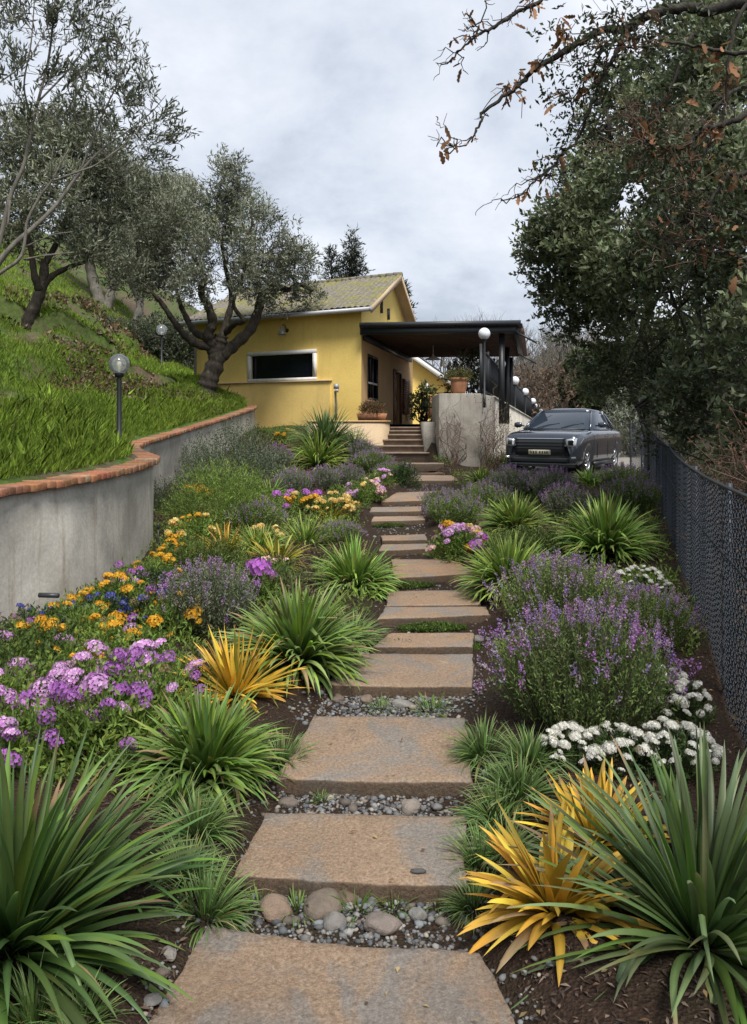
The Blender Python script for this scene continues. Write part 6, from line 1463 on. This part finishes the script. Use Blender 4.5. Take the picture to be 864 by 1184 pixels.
# ------------------------------------------------------------------ grass of the slope, dry leaf bank
def slope_grass():
    rng=np.random.default_rng(90); n=620000; y=4.5+rng.random(n)**1.15*34; u=rng.random(n)**1.2*15
    j=np.clip(np.searchsorted(HL[:,1],y),0,len(HL)-1)
    # sample by running along the hill line and stepping away from it
    k=rng.integers(0,len(HL),n); k=np.where(rng.random(n)<.8,rng.integers(20,len(WLINE),n),k); zz1=rng.random(n); u=np.where(zz1<.30,rng.random(n)*1.6+.32,np.where(zz1<.42,rng.random(n)*.25+.38,u))
    jt=np.where((zz1>.30)&(zz1<.42),.05,.25); x=HL[k,0]+HN[k,0]*u+rng.normal(0,1,n)*jt; y=HL[k,1]+HN[k,1]*u+rng.normal(0,1,n)*jt
    xe=rng.uniform(-26,-4,260000); ye=rng.uniform(7,52,260000); x=np.concatenate([x,xe]); y=np.concatenate([y,ye])
    px=CX+F*x/np.maximum(y,.5); keep=(y>3)&(y<50)&(px>-40)&(px<330); x=x[keep];y=y[keep]
    e=rng.random(len(x))<.07; x=np.where(e,x,x); z,dd=hill_z(x,y); keep=dd>.28; x=x[keep];y=y[keep];z=z[keep];dd=dd[keep]; p=np.stack([x,y,z-.02],1)
    q=vnoise(p,.35,5)+.45*vnoise(p,1.3,8); dryz=vnoise(p,.5,60); far=smooth(14,24,y)*smooth(2.5,5,dd)
    keep=(q>-.60+.25*far)&(rng.random(len(p))<1-.2*far); p=p[keep];q=q[keep];dryz=dryz[keep]; m=len(p)
    tall=np.clip((.105+.07*q)*rng.lognormal(0,.30,m),.05,.34)*(1+.012*p[:,1]); d=unit(rnd_dir(rng,m)*.42+np.array([.05,0,1])); t=np.clip(.55+.5*q+rng.normal(0,.2,m),.1,1)[:,None]
    col=np.array([.12,.20,.024])*(1-t)+np.array([.33,.46,.065])*t; col=np.where((dryz+rng.normal(0,.1,m)>.52)[:,None],np.array([.30,.27,.12]),col)
    w=.0036*(1+.10*p[:,1])*rng.uniform(.7,1.3,m); V,T,C=diamonds(p,d,rnd_dir(rng,m),tall,w,col*rng.uniform(.65,1.35,(m,1)),.2); 
    V=V.reshape(-1,4,3); V[:,2,:2]+=rng.normal(0,.06,(m,2))*tall[:,None]*3; V=V.reshape(-1,3)
    b=Buf(); b.add(V,None,T,np.clip(C,.003,.9)); o=b.obj('grass',M['grass']); tag(o,'bright green unmown grass on the slope above the wall','grass',kind='stuff')
slope_grass()
def dry_bank():
    rng=np.random.default_rng(91); P0=[];
    for (x0,y0),(x1,y1),n,h in [((68,446),(250,476),420,9),((85,436),(215,462),260,8),((150,452),(258,472),240,7),((0,470),(40,480),40,8),((100,360),(200,420),90,10),((10,350),(110,352),60,8),((60,400),(180,412),60,8)]:
        for i in range(n):
            t=rng.random(); q=on_hill(x0+(x1-x0)*t+rng.normal(0,3),y0+(y1-y0)*t+rng.normal(0,h*.5),70); P0.append(list(q))
    p=np.array(P0); p=p[p[:,1]>4.2]; p=np.repeat(p,14,0)+rng.normal(0,.16,(len(p)*14,3))*np.array([1,1,.35]); z,dd=hill_z(p[:,0],p[:,1]); k=dd>.3; p=p[k]; p[:,2]=z[k]+rng.uniform(0,.11,k.sum()); m=len(p)
    C=np.array([(.15,.085,.045),(.21,.15,.10),(.09,.055,.033),(.26,.20,.15),(.05,.065,.02)])[rng.integers(0,5,m)]*rng.uniform(.5,1.4,(m,1)); s=.008*p[:,1]*.9
    V,T,C=diamonds(p,rnd_dir(rng,m),rnd_dir(rng,m),s*rng.uniform(.5,1.1,m),s*.45,C,.3); b=Buf(); b.add(V,None,T,C); o=b.obj('dry_leaves',M['dry']); tag(o,'brown dead leaves and dry stalks along the bank of the slope','dry leaves',kind='stuff')
dry_bank()

# ------------------------------------------------------------------ potted plants
def pots():
    q=P(531,456,22.6); t=thing('potted_plant','large terracotta pot with a ragged plant on top of the concrete block','potted plant',(q.x,q.y,2.86))
    b=Buf(); b.lathe([(.001,0),(.20,0),(.235,.10),(.29,.28),(.31,.42),(.30,.47),(.35,.49),(.36,.56),(.33,.575),(.30,.56),(.29,.52),(.001,.51)],28); b.obj('pot',M['terra'],t,True)
    me=mound_mesh(601,260,.48,.34,.07,.35,(.06,.075,.02),(.17,.16,.05)); t.scale=(.82,)*3; f=link('foliage',me,M['leafsoft'],t); f.location=(0,0,.50)
    rng=np.random.default_rng(3); b=Buf()
    for i in range(26):
        a=rng.uniform(0,6.28); e=np.array([math.cos(a)*.55*rng.random(),math.sin(a)*.5*rng.random(),.40+.5*rng.random()]); b.tube(wiggle(rng,[0,0,.45],e+np.array([0,0,.2]),6,.25),np.linspace(.012,.005,6),4,cap=False)
    b.obj('stems',M['barkr'],t)
    # box planter on the low cream wall
    q=P(430,487,24.0); t=thing('window_box_planter','small terracotta trough with reddish foliage on the low cream wall by the stairs','planter',(q.x,q.y+.25,2.10))
    b=Buf(); b.add([(-.42,-.13,0),(.42,-.13,0),(.42,.13,0),(-.42,.13,0),(-.48,-.17,.22),(.48,-.17,.22),(.48,.17,.22),(-.48,.17,.22)],[(3,2,1,0),(0,1,5,4),(1,2,6,5),(2,3,7,6),(3,0,4,7),(4,5,6,7)]); b.obj('trough',M['terra'],t)
    me=mound_mesh(602,170,.40,.42,.08,.3,(.07,.055,.02),(.19,.10,.055)); f=link('foliage',me,M['leafsoft'],t); f.location=(0,0,.18)
pots()
bpy.context.view_layer.update()

# undergrowth outside the fence
def undergrowth():
    rng=np.random.default_rng(95); n=5200; y=3.0+rng.random(n)*18; xf=np.interp(y,[2.7,4.3,6.5,8.9,11.6,15.2,19.4,22],[1.62,2.06,2.75,3.5,4.4,5.5,6.75,7.2]); x=xf+.22+rng.random(n)**1.5*2.6
    p=np.stack([x,y,ground_z(x,y)+rng.random(n)**2.2*(.35+.5*np.clip(x-xf-.3,0,1.2))],1); t=np.clip(.4+.8*vnoise(p,1.1),0,1)[:,None]; col=np.array([.022,.03,.014])*(1-t)+np.array([.075,.085,.035])*t; col=np.where((vnoise(p,1.6,33)>.1)[:,None],np.array([.13,.085,.055]),col)
    V,T,C=sprig_leaves(rng,p,unit(rnd_dir(rng,n)*.8+np.array([0,0,.7])),rng.uniform(.12,.32,n),9,.06,.028,col,.8,.4); b=Buf(); b.add(V,None,T,C)
    o=b.obj('undergrowth',M['leafsoft']); tag(o,'dark leafy undergrowth and brown litter outside the chain-link fence','undergrowth',kind='stuff')
undergrowth()
bpy.context.view_layer.update()

def leaf_litter():
    rng=np.random.default_rng(96); P_=[]; N_=[]
    for c,z in SLABPOS[:9]:
        k=rng.integers(2,7)
        for _ in range(k): P_.append((c[0]+rng.normal(0,.30),c[1]+rng.normal(0,.16),z+.010+rng.uniform(0,.004)))
    for _ in range(420):
        y=2.3+rng.random()*6.5; x=rng.uniform(-1,1)*(.5*y); d,_z=hill_d(np.array([x]),np.array([y]))
        if d[0]<-.1 and abs(x-path_x(y))>.5: P_.append((x,y,float(ground_z(x,y))+.02))
    p=np.array(P_); n=len(p); d=rnd_dir(rng,n); d[:,2]*=.12; d=unit(d)
    C=np.array([(.22,.12,.06),(.30,.20,.09),(.16,.09,.05),(.34,.26,.12)])[rng.integers(0,4,n)]*rng.uniform(.6,1.2,(n,1))
    V,T,C=diamonds(p,d,rnd_dir(rng,n)*.25+np.array([0,0,1]),rng.uniform(.018,.042,n),rng.uniform(.008,.017,n),C,.25); b=Buf(); b.add(V,None,T,C)
    o=b.obj('leaf_litter',M['dry']); tag(o,'small fallen brown leaves on the slabs and the mulch','fallen leaves',kind='stuff')
leaf_litter()
